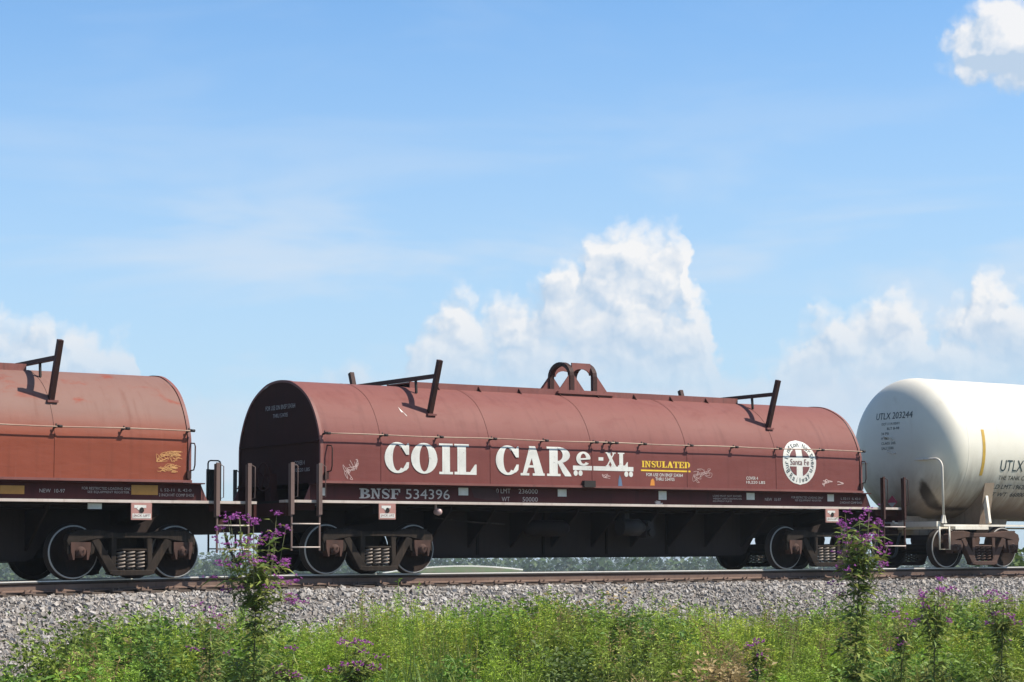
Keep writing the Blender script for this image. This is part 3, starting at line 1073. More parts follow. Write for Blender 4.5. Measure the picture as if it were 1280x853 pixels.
    for y in (-1.46, 1.46):
        mm = 'post_grey' if y < 0 else 'black_steel'
        make_ladder(car, -.64, -.10, y, mm, hw=.034)
        make_ladder(car, 13.26 if main else 13.17, 13.86 if main else 13.75, y, ('brown_steel' if main else 'post_grey') if y < 0 else 'black_steel', hw=.026 if main else .034)
    # grab loops on the far corners, seen against the sky
    for xa, xb in ((-.70, -.45), (13.10, 13.40)):
        loop_handle(car, xa, xb, 1.40, 1.24, 2.02)
        MB().box(xa + .02, xb - .01, 1.36, 1.40, 1.24, 1.86).build('far_step_box', 'black_steel', car)
    # hand brake at the left end
    hb = MB()
    hb.lathe([(.24, -.012), (.262, 0), (.24, .012), (.225, 0), (.24, -.012)], 'x', (-.60, -.45, 1.66), 28)
    for k in range(4):
        a = k * math.pi / 2 + .4
        hb.bar((-.60, -.45, 1.66), (-.60, -.45 + .235 * math.cos(a), 1.66 + .235 * math.sin(a)), .02, .014, (1, 0, 0))
    hb.tube([(-.60, -.45, 1.66), (-.46, -.45, 1.66)], .03, 8)
    hb.box(-.52, -.40, -.55, -.35, 1.24, 1.72)
    hb.build('hand_brake', 'maroon_shaded', car)
    coupler(car, -.66, -1)
    coupler(car, 13.87, 1)
    air_hose(car, -.70, -1)
    air_hose(car, 13.9, 1)
    # jacking placards below the sill
    for xx in ((1.10, 1.44), (11.66, 12.02)):
        pm = MB()
        pm.box(xx[0], xx[1], -1.445, -1.425, .93, 1.20)
        pl = pm.build('jack_plate', 'jack_pink', car)
        a, b = xx
        m_ = side_map(-1.445)
        polys('plate_band', [rect(a + .02, .955, b - .02, 1.03)], m_, 'letter_white', pl)
        label_text('plate_lettering', 'JACK LIFT', a + .035, b - .035, .968, 1.018, m_, 'letter_maroon', pl, .0085)
        polys('plate_mark', [rect(a + .05, 1.12, b - .1, 1.165), [(a + .05, 1.15), (a + .13, 1.08), (a + .17, 1.15)]], m_, 'letter_white', pl)
        polys('plate_hole', ring((a + b) / 2, 1.085, .04, .045, .0, .0, n=16), m_, 'dark_hole', pl, base=.0065)
    sm = side_map(-1.28)
    cm = cover_map
    NL = near_sill
    label_text('lettering', 'NEW  10-97', 10.174, 10.60, 1.35, 1.408, sm, 'letter_dim', NL)
    label_text('lettering', 'FOR RESTRICTED LOADING ONLY', 10.885, 11.757, 1.405, 1.448, sm, 'letter_dim', NL)
    label_text('lettering', 'SEE EQUIPMENT REGISTER', 10.98, 11.70, 1.346, 1.388, sm, 'letter_dim', NL)
    label_text('lettering', 'L 52-11  IL 42-0', 12.252, 12.80, 1.395, 1.441, sm, 'letter_dim', NL)
    label_text('lettering', '2 INCH HT COMP SHOE', 12.22, 12.85, 1.315, 1.36, sm, 'letter_dim', NL)
    if main:
        word('letter', 'COIL', [(1.22, 1.72), (1.762, 2.313), (2.355, 2.644), (2.678, 3.15)], 1.728, 2.268, cm, 'letter_white', cov)
        word('letter', 'CAR', [(3.568, 4.072), (4.116, 4.656), (4.71, 5.268)], 1.738, 2.272, cm, 'letter_white', cov)
        word('letter', 'e-XL', [(5.379, 5.714), (5.902, 6.015), (6.072, 6.314), (6.362, 6.596)], 1.94, 2.20, cm, 'letter_white', cov)
        flat = [rect(5.305, 1.858, 6.728, 1.939)]
        for xx in (5.366, 5.478, 6.557, 6.668):
            flat += [[(xx + .048 * math.cos(rad(a)), 1.803 + .052 * math.sin(rad(a))) for a in range(0, 360, 24)]]
        polys('flatcar_emblem', flat, cm, 'letter_white', cov)
        W = dict(zip('INSULATED', (.42, .95, .72, .9, .78, .95, .86, .82, .9)))
        word('letter', 'INSULATED', even_spans(6.933, 8.12, 'INSULATED', W), 1.942, 2.062, cm, 'letter_yellow', cov)
        polys('underline', [rect(6.91, 1.868, 8.13, 1.898)], cm, 'letter_yellow', cov)
        label_text('lettering', 'FOR USE ON BNSF 534364', 7.04, 7.94, 1.775, 1.835, cm, 'letter_white', cov)
        label_text('lettering', 'THRU 534705', 7.26, 7.73, 1.695, 1.755, cm, 'letter_white', cov)
        polys('orange_tag', [[(7.13, 1.60), (7.24, 1.60), (7.235, 1.69), (7.20, 1.735), (7.15, 1.70)]], cm, 'orange_tag', cov)
        label_text('lettering', 'COVER 4', 9.56, 9.86, 1.752, 1.812, cm, 'letter_white', cov)
        label_text('lettering', '10,220 LBS', 9.56, 10.05, 1.668, 1.728, cm, 'letter_white', cov)
        # round railway emblem
        ex, ez, er = 10.985, 2.125, .452
        def disc(r_, n=48):
            return [(ex + r_ * math.cos(2 * math.pi * k / n), ez + r_ * math.sin(2 * math.pi * k / n)) for k in range(n)]
        rows = []
        N = 26
        for k in range(N):                     # horizontal bands so the disc follows the shoulder
            za, zb = -er + 2 * er * k / N, -er + 2 * er * (k + 1) / N
            wa, wb_ = math.sqrt(max(0, er * er - za * za)), math.sqrt(max(0, er * er - zb * zb))
            rows.append([(ex - wa, ez + za), (ex + wa, ez + za), (ex + wb_, ez + zb), (ex - wb_, ez + zb)])
        em = polys('round_emblem', rows, cm, 'letter_white', cov, step=0)
        quad = []
        for sx in (-1, 1):
            for sz in (-1, 1):
                r2, gx, gz = .63 * er, .19 * er, .20 * er
                zs = [gz + (math.sqrt(r2 * r2 - gx * gx) - gz) * k / 7 for k in range(8)]
                for za, zb in zip(zs[:-1], zs[1:]):
                    xa, xb = math.sqrt(max(0, r2 * r2 - za * za)), math.sqrt(max(0, r2 * r2 - zb * zb))
                    quad.append([(ex + sx * gx, ez + sz * za), (ex + sx * max(gx, xa), ez + sz * za), (ex + sx * max(gx, xb), ez + sz * zb), (ex + sx * gx, ez + sz * zb)])
        polys('emblem_quarter', quad, cm, 'letter_maroon', em, step=0, base=.009)
        label_text('emblem_lettering', 'Santa Fe', ex - .56 * er, ex + .56 * er, ez - .13 * er, ez + .13 * er, cm, 'letter_maroon', em, .010)
        rg = MB()
        def ring_text(s_, a_mid, step, r_in, flip):
            n = len(s_)
            for i, ch in enumerate(s_):
                if ch == ' ':
                    continue
                a = rad(a_mid + (i - (n - 1) / 2) * step * (1 if flip else -1))
                vs, fs, asp = text_polys(ch)
                hgt = (.22 if ch.isupper() or ch in 'tlhdfgy' else .16) * er
                wid = min(hgt * asp, .15 * er)
                o_ = []
                for p, q in vs:
                    uu, vv = (p - .5) * wid, q * hgt
                    if flip:
                        rr = r_in + .22 * er - vv
                        th = a + uu / rr
                    else:
                        rr = r_in + vv
                        th = a - uu / rr
                    o_.append(cm(ex + rr * math.cos(th), ez + rr * math.sin(th), .010))
                rg.add(o_, fs)
        ring_text('Burlington Northern', 90, 13.2, .69 * er, False)
        ring_text('Railway', 270, 13.5, .69 * er, True)
        rg.build('emblem_lettering', 'letter_dark', em, recalc=False, kind='stuff')
        # chalk tags and scuffs
        scribble('chalk_tag', .37, .77, 1.61, 1.94, cm, 'chalk', cov, 3, 40, .009)
        scribble('chalk_tag', 8.20, 8.75, 1.66, 1.93, cm, 'chalk', cov, 5, 42, .007)
        scribble('chalk_tag', 11.60, 12.20, 1.62, 1.80, cm, 'chalk', cov, 8, 30, .014, .7)
        scribble('chalk_tag', 5.98, 6.32, 1.66, 1.80, cm, 'chalk', cov, 12, 16, .008)
        polys('paint_drip', [[(6.36, 1.58), (6.46, 1.58), (6.44, 1.70), (6.40, 1.79), (6.37, 1.70)]], cm, 'blue_drip', cov)
        polys('scuff', [[(1.72, 2.86), (1.76, 2.86), (1.70, 2.98)], [(1.80, 2.78), (1.815, 2.78), (1.74, 2.90)]], cm, 'letter_white', cov)
        bx_ = MB()
        bx_.box(5.52, 5.78, -1.50, -1.42, 1.545, 1.665)
        bx_.build('latch_box', 'black_steel', cov)
        # side sill lettering
        word('letter', 'BNSF', [(.803, 1.02), (1.035, 1.235), (1.25, 1.42), (1.44, 1.634)], 1.29, 1.462, sm, 'letter_grey', NL)
        label_text('lettering', '534396', 1.75, 2.674, 1.292, 1.464, sm, 'letter_grey', NL)
        polys('smudge', [[(3.13, 1.50), (3.35, 1.505), (3.60, 1.49), (3.72, 1.44), (3.76, 1.30), (3.5, 1.285), (3.2, 1.33)]], sm, 'smudge', NL)
        label_text('lettering', '0 LMT', 3.68, 3.997, 1.415, 1.50, sm, 'letter_dim', NL)
        label_text('lettering', '236000', 4.176, 4.606, 1.416, 1.50, sm, 'letter_dim', NL)
        label_text('lettering', 'WT', 3.802, 3.978, 1.271, 1.352, sm, 'letter_dim', NL)
        label_text('lettering', '50000', 4.264, 4.605, 1.271, 1.354, sm, 'letter_dim', NL)
        for xa, xb, za, zb in ((2.863, 3.069, 1.368, 1.503), (5.063, 5.263, 1.373, 1.506), (7.457, 7.65, 1.341, 1.506), (9.691, 9.898, 1.366, 1.502), (11.873, 12.05, 1.358, 1.50), (.02, .12, 1.33, 1.46)):
            MB().box(xa, xb, -1.287, -1.2815, za, zb).build('reflector', 'reflector_white', NL)
        label_text('lettering', 'ROBERT', 8.24, 8.52, 1.44, 1.468, sm, 'letter_dim', NL) if False else None
        label_text('lettering', 'LOAD MUST NOT EXCEED', 8.82, 9.56, 1.415, 1.45, sm, 'letter_dim', NL)
        label_text('lettering', 'WEIGHT LIMITS SHOWN ON', 8.82, 9.56, 1.362, 1.396, sm, 'letter_dim', NL)
        label_text('lettering', 'EQUIPMENT PLATE', 8.82, 9.30, 1.31, 1.344, sm, 'letter_dim', NL)
        scribble('chalk_tag', 7.36, 7.72, 1.256, 1.33, sm, 'letter_grey', NL, 21, 18, .012)
        # stencils on the near end panel
        def em_(u, z, o):
            return (X0 - .004 - o, -u, z)
        label_text('end_lettering', 'FOR USE ON BNSF 534364', -.42, .62, 2.86, 2.94, em_, 'letter_dim', cov, .02)
        label_text('end_lettering', 'THRU 534705', -.16, .36, 2.72, 2.79, em_, 'letter_dim', cov, .02)
        label_text('end_lettering', 'COVER 4', .60, .95, 1.86, 1.94, em_, 'letter_dim', cov, .02)
        label_text('end_lettering', '10,220 LBS', .60, 1.12, 1.74, 1.81, em_, 'letter_dim', cov, .02)
    else:
        for xa, xb, za, zb in ((9.53, 9.925, 1.321, 1.451), (11.735, 12.20, 1.335, 1.49)):
            MB().box(xa, xb, -1.287, -1.2815, za, zb).build('reflector', 'reflector_amber', NL)
        label_text('lettering', 'NEW 10-97', 10.053, 10.505, 1.34, 1.40, sm, 'letter_dim', NL, .0075) if False else None
        scribble('graffiti', 12.10, 12.58, 1.86, 2.04, cm, 'chalk_yellow', cov, 31, 90, .006)
        scribble('graffiti', 12.12, 12.55, 1.70, 1.83, cm, 'chalk_yellow', cov, 33, 70, .006)
        MB().box(10.99, 11.22, -1.30, -1.27, 1.10, 1.19).build('tag_holder', 'reflector_white', car)
    return car


main_car = make_coil_car((0, 0, 0), 'maroon coil car with white round emblem and big white lettering on its hood', 'maroon_cover', True)
left_car = make_coil_car((-15.2, 0, -.035), 'orange-red faded coil car with amber sill patches, ahead of the white-lettered maroon one', 'orange_red_cover', False)


# ------------------------------------------------------------------ tank car
TX, TR, TZ, TA, TP = 15.76, 1.55, 2.565, 0.78, 2.35
tank = thing('tank_car', 'white tank car with yellow stripe and sooty head, coupled to the maroon coil car', 'freight car', (TX, 0, 0))
tl = 11.0
sh = MB()
prof = [(TR * math.sin(a) ** (2 / TP) + .0005, -TA * max(0, math.cos(a)) ** (2 / TP)) for a in np.linspace(0, math.pi / 2, 30)]
prof += [(TR, 2.75), (TR, 5.5), (TR, 8.25), (TR, tl)] + [(TR * math.cos(a) + .0005, tl + TA * math.sin(a)) for a in np.linspace(.07, math.pi / 2, 22)]
sh.lathe(prof, 'x', (0, 0, TZ), 96)
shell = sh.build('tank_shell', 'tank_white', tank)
for xx in (.04, 2.75, 5.5, 8.25):
    MB().lathe([(TR + .001, xx - .02), (TR + .006, xx), (TR + .001, xx + .02)], 'x', (0, 0, TZ), 96).build('weld_seam', 'tank_white', shell)


def shell_map(x, v, o):
    """v: arc height measured from the tank's mid height on the near flank"""
    a = v / TR
    return (x, -(TR + o) * math.cos(a), TZ + (TR + o) * math.sin(a))


def head_map(u, z, o):
    """text on the left head: u runs towards the camera side"""
    rr = min(.98, math.hypot(u, z - TZ) / TR)
    return (-TA * (1 - rr ** TP) ** (1 / TP) - o, -u, z)


hb_ = MB()
hb_.tube([head_map(-.12, 2.80, .0), head_map(-.10, 2.82, .07), head_map(.08, 2.80, .07), head_map(.12, 2.74, .0)], .012, 6)
hb_.tube([head_map(-.04, 2.52, .0), head_map(.0, 2.50, .05), head_map(.16, 2.44, .05), head_map(.20, 2.46, .0)], .012, 6)
hb_.build('head_bracket', 'white_trim', shell, kind='stuff')
N = 24
st = [[(.455, .37 - 1.0 * k / N), (.545, .37 - 1.0 * k / N), (.545, .37 - 1.0 * (k + 1) / N), (.455, .37 - 1.0 * (k + 1) / N)] for k in range(N)]
polys('yellow_stripe', st, shell_map, 'stripe_yellow', shell, step=0)
label_text('lettering', 'UTLX 203244', 1.06, 2.75, -.52, -.27, shell_map, 'letter_dark', shell, .006)
label_text('lettering', 'THE TANK CAR PEOPLE', 1.08, 2.6, -.72, -.62, shell_map, 'letter_dark', shell, .006)
label_text('lettering', 'LD LMT 196200 LB', 1.02, 2.4, -.94, -.83, shell_map, 'letter_dark', shell, .006)
label_text('lettering', 'LT WT  66800 LB', 1.02, 2.4, -1.14, -1.03, shell_map, 'letter_dark', shell, .006)
label_text('head_lettering', 'UTLX 203244', -.42, .62, 3.20, 3.345, head_map, 'letter_dark', shell, .006)
for i, (s_, a, b) in enumerate((('DOT 111A100W1', -.22, .30), ('BLT 8-98', -.05, .30), ('34 PSI', -.22, 0), ('M 1002', -.22, 0), ('CLASS 205', -.22, .2), ('GALS 23580', -.22, .14))):
    z = 3.07 - .105 * i
    label_text('head_lettering', s_, a, b, z, z + .055, head_map, 'letter_dark', shell, .006)
# underframe of the tank car, local x measured from the head seam
for sy in (-1, 1):
    sp = MB()
    sp.bar((.90, sy * 1.14, 1.84), (.72, sy * 1.42, .93), .10, .07, (1, 0, 0))
    sp.build('saddle_strut', 'white_trim', tank)
    wk = MB()
    wk.box(-.72, tl + .7, sy * 1.45 - .02, sy * 1.45 + .06 if sy < 0 else sy * 1.45 + .03, .865, .905)
    wk.build('running_board', 'white_trim', tank)
    MB().box(-.40, .62, *sorted((sy * 1.36, sy * 1.50)), .80, .862).build('sill_plate', 'white_trim', tank)
    ft = MB()
    ft.tube([(-.86, sy * 1.47, .86), (-.86, sy * 1.47, .385), (-.56, sy * 1.47, .385), (-.56, sy * 1.47, .86)], .020, 6)
    ft.build('step', 'white_trim', tank)
MB().box(-.86, -.73, -1.40, 1.40, .86, .97).build('end_beam', 'white_trim', tank)
MB().box(-.80, -.42, -1.34, 1.34, .815, .855).build('end_platform', 'white_trim', tank)
hr = MB()
pts = [(-.70, -1.45, .93), (-.70, -1.45, 2.10)] + [(-.70, -1.45 + .18 * (1 - math.cos(a)), 2.10 + .19 * math.sin(a)) for a in np.linspace(.2, math.pi / 2, 6)]
pts += [(-.70, 1.27, 2.29)] + [(-.70, 1.27 + .18 * math.sin(a), 2.10 + .19 * math.cos(a)) for a in np.linspace(.2, math.pi / 2, 6)] + [(-.70, 1.45, .93)]
hr.tube(pts, .024, 8)
hr.build('end_handrail', 'white_trim', tank)
for sy in (-1, 1):
    MB().prism([(-.78, .93), (-.62, .93), (-.67, 1.10), (-.73, 1.10)], 'y', sy * 1.45 - .02, sy * 1.45 + .02).build('handrail_foot', 'white_trim', tank)
MB().prism([(-.78, .70), (2.4, .70), (2.6, 1.15), (-.78, 1.10)], 'y', -.33, .33).build('stub_sill', 'grimy_shaded_white', tank)
MB().prism([(8.6, .70), (tl + .78, .70), (tl + .78, 1.10), (8.4, 1.15)], 'y', -.33, .33).build('stub_sill', 'grimy_shaded_white', tank)
sad = MB()
sad.prism([(-1.15, .92), (-.3, .84), (.3, .84), (1.15, .92), (1.36, 1.85), (1.18, 1.70), (.92, 1.36), (.5, 1.11), (0, 1.03), (-.5, 1.11), (-.92, 1.36), (-1.18, 1.70), (-1.36, 1.85)], 'x', .72, 1.02)
sad.build('saddle', 'grimy_shaded_white', tank)
MB().box(.68, 1.06, -1.1, 1.1, .74, .838).build('body_bolster', 'under_steel', tank)
tt = make_truck(tank, .885, 'truck_rust', 'truck_rust', 'truck_rust', wb=.90)
copy_tree(tt, tank, tl - 2 * .885)
coupler(tank, -.80, -1)
air_hose(tank, -.75, -1)
# diamond placard on its bracket
pk = MB()
pk.prism([(-.14, 1.40), (0, 1.26), (.14, 1.40), (0, 1.54)], 'x', -1.0, -.985)
pk.v = [(x, y - .27, z) for x, y, z in pk.v]
pk = pk.build('placard', 'placard_red', tank)
pw = MB()
pw.add([(-1.004, -.27 - .12, 1.385), (-1.004, -.27 + .12, 1.385), (-1.004, -.27, 1.275)], [(0, 1, 2)])
pw.build('placard_panel', 'letter_grey', pk)
pb = MB()
pb.bar((-.98, -.27, 1.30), (-.98, -.27, .95), .04, .03, (1, 0, 0))
pb.bar((-.98, -.27, .96), (-.80, -.27, .93), .04, .03)
pb.build('placard_bracket', 'white_trim', pk)


# ------------------------------------------------------------------ track
def sag(x):
    return -.065 * min(1.0, max(0.0, -x / 5.4)) ** 1.3


RX0, RX1 = -60.0, 140.0
rxs = [RX0, -20, -9, -7, -5.4, -4.6, -3.8, -3, -2.2, -1.4, -.7, 0, 5, 10, 20, 40, 80, RX1]
track = thing('railway_track', 'rusty steel railway track on grey stone ballast under the train', 'railway track')


def sweep_x(poly, y):
    mb = MB()
    n = len(poly)
    vs = [(x, y + p[0], p[1] + sag(x)) for x in rxs for p in poly]
    fs = [(i * n + k, i * n + (k + 1) % n, (i + 1) * n + (k + 1) % n, (i + 1) * n + k) for i in range(len(rxs) - 1) for k in range(n)]
    mb.add(vs, fs)
    return mb


for y in (-.755, .755):
    rl = sweep_x([(-.075, -.18), (.075, -.18), (.075, -.166), (.012, -.145), (.010, -.066), (-.010, -.066), (-.012, -.145), (-.075, -.166)], y).build('rail', 'rail_rust', track)
    sweep_x([(-.0105, -.070), (.0105, -.070), (.036, -.046), (.0365, -.010), (.029, -.003), (-.029, -.003), (-.0365, -.010), (-.036, -.046)], y).build('rail_head', 'rail_side', rl)
    sweep_x([(-.0371, -.021), (-.0371, -.0095), (-.029, -.0022), (.029, -.0022), (.0371, -.0095), (.0371, -.021), (.02, -.022), (-.02, -.022)], y).build('running_surface', 'rail_polish', rl)
tie_me = None
for i in range(-28, 70):
    x = i * .50 + rng.uniform(-.02, .02)
    if tie_me is None:
        tm = MB()
        tm.prism([(-.112, -.36), (.112, -.36), (.112, -.205), (.104, -.197), (-.104, -.197), (-.112, -.205)], 'y', -1.30, 1.30)
        to = tm.build('tie', 'tie_wood', track)
        tie_me = to.data
        plate_me = []
        for y in (-.755, .755):
            pl_ = MB()
            pl_.box(-.09, .09, y - .17, y + .17, -.1965, -.1805)
            for sx in (-.05, .05):
                for sy in (-.095, .095):
                    pl_.box(sx - .012, sx + .012, y + sy - .014, y + sy + .014, -.1815, -.142)
            plate_me.append(pl_.build('tie_plate', 'rail_rust', to).data)
    else:
        to = link('tie', tie_me, track)
        for pm_ in plate_me:
            link('tie_plate', pm_, to)
    to.location = (x, 0, sag(x))

# ------------------------------------------------------------------ ground and ballast
GP = [(-4000, -1.25), (-60, -1.25), (-24, -1.30), (-19, -1.45), (-13, -1.80), (-9, -1.95), (-4.6, -1.95), (-1, -1.7), (6, -2.4), (16, -5.6), (30, -7.0), (9000, -7.0)]
gx = [-7000, -300, -60, -20, 0, 20, 60, 300, 9000]


def ground_z(y):
    return float(np.interp(y, [p[0] for p in GP], [p[1] for p in GP]))


gm = MB()
n = len(GP)
gm.add([(x, p[0], p[1]) for x in gx for p in GP], [(i * n + k, (i + 1) * n + k, (i + 1) * n + k + 1, i * n + k + 1) for i in range(len(gx) - 1) for k in range(n - 1)])
gm.build('ground', 'field_ground', None, kind='structure', label='weedy grassland on both sides of the railway')
BP = [(-5.3, -2.0), (-4.9, -1.80), (-1.78, -.305), (-1.30, -.272), (1.30, -.272), (1.78, -.305), (5.4, -2.05), (5.8, -2.6)]


def bal_z(y):
    return float(np.interp(y, [p[0] for p in BP], [p[1] for p in BP]))


bm_ = MB()
bx = [RX0, -20, -12, -7, -5.4, -3, -1.5, 0, 8, 16, 25, 40, 80, RX1]
n = len(BP)
bm_.add([(x, p[0], p[1] + sag(x)) for x in bx for p in BP], [(i * n + k, (i + 1) * n + k, (i + 1) * n + k + 1, i * n + k + 1) for i in range(len(bx) - 1) for k in range(n - 1)])
bm_.build('ballast_bed', 'ballast_bed', None, kind='structure', label='sloping bank of crushed stone that carries the track')


def bulk(name, V, Fc, nper, tint, mat, parent=None, smooth=False, **props):
    """many small pieces as one mesh: V (n,k,3), faces per piece, one tint per piece"""
    npc, k = V.shape[0], V.shape[1]
    me = bpy.data.meshes.new(name)
    Fc = np.asarray(Fc, np.int32)
    fl = Fc.shape[1]
    loops = (Fc[None] + (np.arange(npc, dtype=np.int32) * k)[:, None, None]).reshape(-1)
    nf = npc * Fc.shape[0]
    me.vertices.add(npc * k)
    me.vertices.foreach_set('co', V.reshape(-1).astype(np.float32))
    me.loops.add(len(loops))
    me.loops.foreach_set('vertex_index', loops)
    me.polygons.add(nf)
    me.polygons.foreach_set('loop_start', np.arange(nf, dtype=np.int32) * fl)
    me.polygons.foreach_set('use_smooth', np.full(nf, smooth))
    at = me.color_attributes.new('tint', 'FLOAT_COLOR', 'POINT')
    c4 = np.ones((npc, k, 4), np.float32)
    c4[:, :, :3] = tint[:, None, :]
    at.data.foreach_set('color', c4.reshape(-1))
    me.materials.append(MATS[mat])
    me.update()
    me.validate()
    return link(name, me, parent, **props)


def rot_rand(n):
    q = rng.normal(size=(n, 4))
    q /= np.linalg.norm(q, axis=1)[:, None]
    w, x, y, z = q.T
    return np.stack([np.stack([1 - 2 * (y * y + z * z), 2 * (x * y - w * z), 2 * (x * z + w * y)], -1),
                     np.stack([2 * (x * y + w * z), 1 - 2 * (x * x + z * z), 2 * (y * z - w * x)], -1),
                     np.stack([2 * (x * z - w * y), 2 * (y * z + w * x), 1 - 2 * (x * x + y * y)], -1)], 1)


def make_stones(n):
    xs = rng.uniform(-9.5, 21, n)
    ys = rng.uniform(-4.95, -1.05, n)
    far = (ys < -3.9) & (xs > -2.5)
    keep = ~far
    m2 = n // 14
    xs = np.concatenate([xs[keep], rng.uniform(-9, 21, m2), rng.uniform(21, 60, m2)])
    ys = np.concatenate([ys[keep], rng.uniform(-.6, .6, m2), rng.uniform(-3.2, -1.0, m2)])
    n = len(xs)
    zs = np.interp(ys, [p[0] for p in BP], [p[1] for p in BP]) + np.array([sag(x) for x in xs])
    r = rng.lognormal(math.log(.0245), .36, n).clip(.011, .060)
    base = np.array([(i, j, k) for i in (-1, 1) for j in (-1, 1) for k in (-1, 1)], float)
    V = base[None] * rng.uniform(.45, 1.0, (n, 8, 3))
    V *= rng.uniform(.65, 1.15, (n, 1, 3))
    V = np.einsum('nij,nkj->nki', rot_rand(n), V) * r[:, None, None]
    V[:, :, 0] += xs[:, None]
    V[:, :, 1] += ys[:, None]
    V[:, :, 2] += (zs + rng.uniform(-.002, .024, n))[:, None]
    Fc = [(0, 1, 3, 2), (4, 6, 7, 5), (0, 4, 5, 1), (2, 3, 7, 6), (0, 2, 6, 4), (1, 5, 7, 3)]
    g_ = rng.uniform(.24, .60, n) ** 1.15
    dark = rng.random(n) < .14
    g_[dark] *= .45
    warm = rng.uniform(-.5, 1, n)
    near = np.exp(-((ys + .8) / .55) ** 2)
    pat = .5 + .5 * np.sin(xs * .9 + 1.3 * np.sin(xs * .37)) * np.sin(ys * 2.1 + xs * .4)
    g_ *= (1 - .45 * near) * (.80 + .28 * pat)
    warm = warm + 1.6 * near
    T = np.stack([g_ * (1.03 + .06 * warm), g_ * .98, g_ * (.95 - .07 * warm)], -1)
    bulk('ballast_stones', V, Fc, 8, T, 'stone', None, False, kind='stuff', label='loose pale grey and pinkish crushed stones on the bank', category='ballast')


make_stones(66000)


# ------------------------------------------------------------------ plants
def leaf_verts(pos, dirv, L, W, droop=.25):
    """kite leaves: pos (n,3), unit dir (n,3), lengths, widths -> (n,4,3)"""
    n = len(pos)
    side = np.cross(dirv, rng.normal(size=(n, 3)))
    side /= np.linalg.norm(side, axis=1)[:, None] + 1e-9
    # keep blades mostly face-up
    up = np.array([0, 0, 1.0])
    s2 = np.cross(dirv, up)
    nn = np.linalg.norm(s2, axis=1)[:, None]
    s2 = np.where(nn > .05, s2 / (nn + 1e-9), side)
    side = s2 * .75 + side * .45
    side /= np.linalg.norm(side, axis=1)[:, None] + 1e-9
    mid = pos + dirv * (L * .45)[:, None]
    tip = pos + dirv * L[:, None] - up * (L * droop)[:, None]
    return np.stack([pos, mid - side * (W / 2)[:, None], tip, mid + side * (W / 2)[:, None]], 1)


def stem_verts(a, b, w0, w1):
    """three-sided stems a->b (n,3)"""
    n = len(a)
    V = np.zeros((n, 6, 3))
    for k in range(3):
        t = 2 * math.pi * k / 3
        o = np.array([math.cos(t), math.sin(t), 0])
        V[:, k] = a + o * w0
        V[:, 3 + k] = b + o * w1
    return V


STEM_F = [(0, 1, 4, 3), (1, 2, 5, 4), (2, 0, 3, 5)]
HX = [-9.5, -7.75, -7.45, -7.15, -6.9, -6.3, -5.77, -5.2, -4.6, -3.9, -3.3, -2.96, -2.3, -1.5, -.66, .5, 1.4, 2.3, 3.3, 4.4, 5.66, 6.7, 7.85, 9.0, 10.2, 11.1, 13, 16]
HZ = [-2.2, -2.2, -1.6, -.70, -.50, -.42, -.32, -.34, -.52, -.70, -.66, -.46, -.36, -.30, -.24, -.32, -.32, -.44, -.50, -.58, -.50, -.60, -.66, -.50, -.42, -.38, -.40, -.45]
KINDS = {  # length, width, leaves per stem, stems, tints
    'feathery': (.072, .015, 62, 4, ((.30, .41, .05), (.36, .45, .065), (.25, .37, .045))),
    'blade': (.42, .011, 9, 3, ((.24, .30, .07), (.30, .32, .10), (.20, .27, .06))),
    'broad': (.10, .050, 28, 5, ((.15, .25, .04), (.20, .29, .05), (.10, .17, .033))),
    'tall': (.090, .022, 40, 3, ((.25, .33, .05), (.30, .37, .065), (.20, .28, .045))),
}


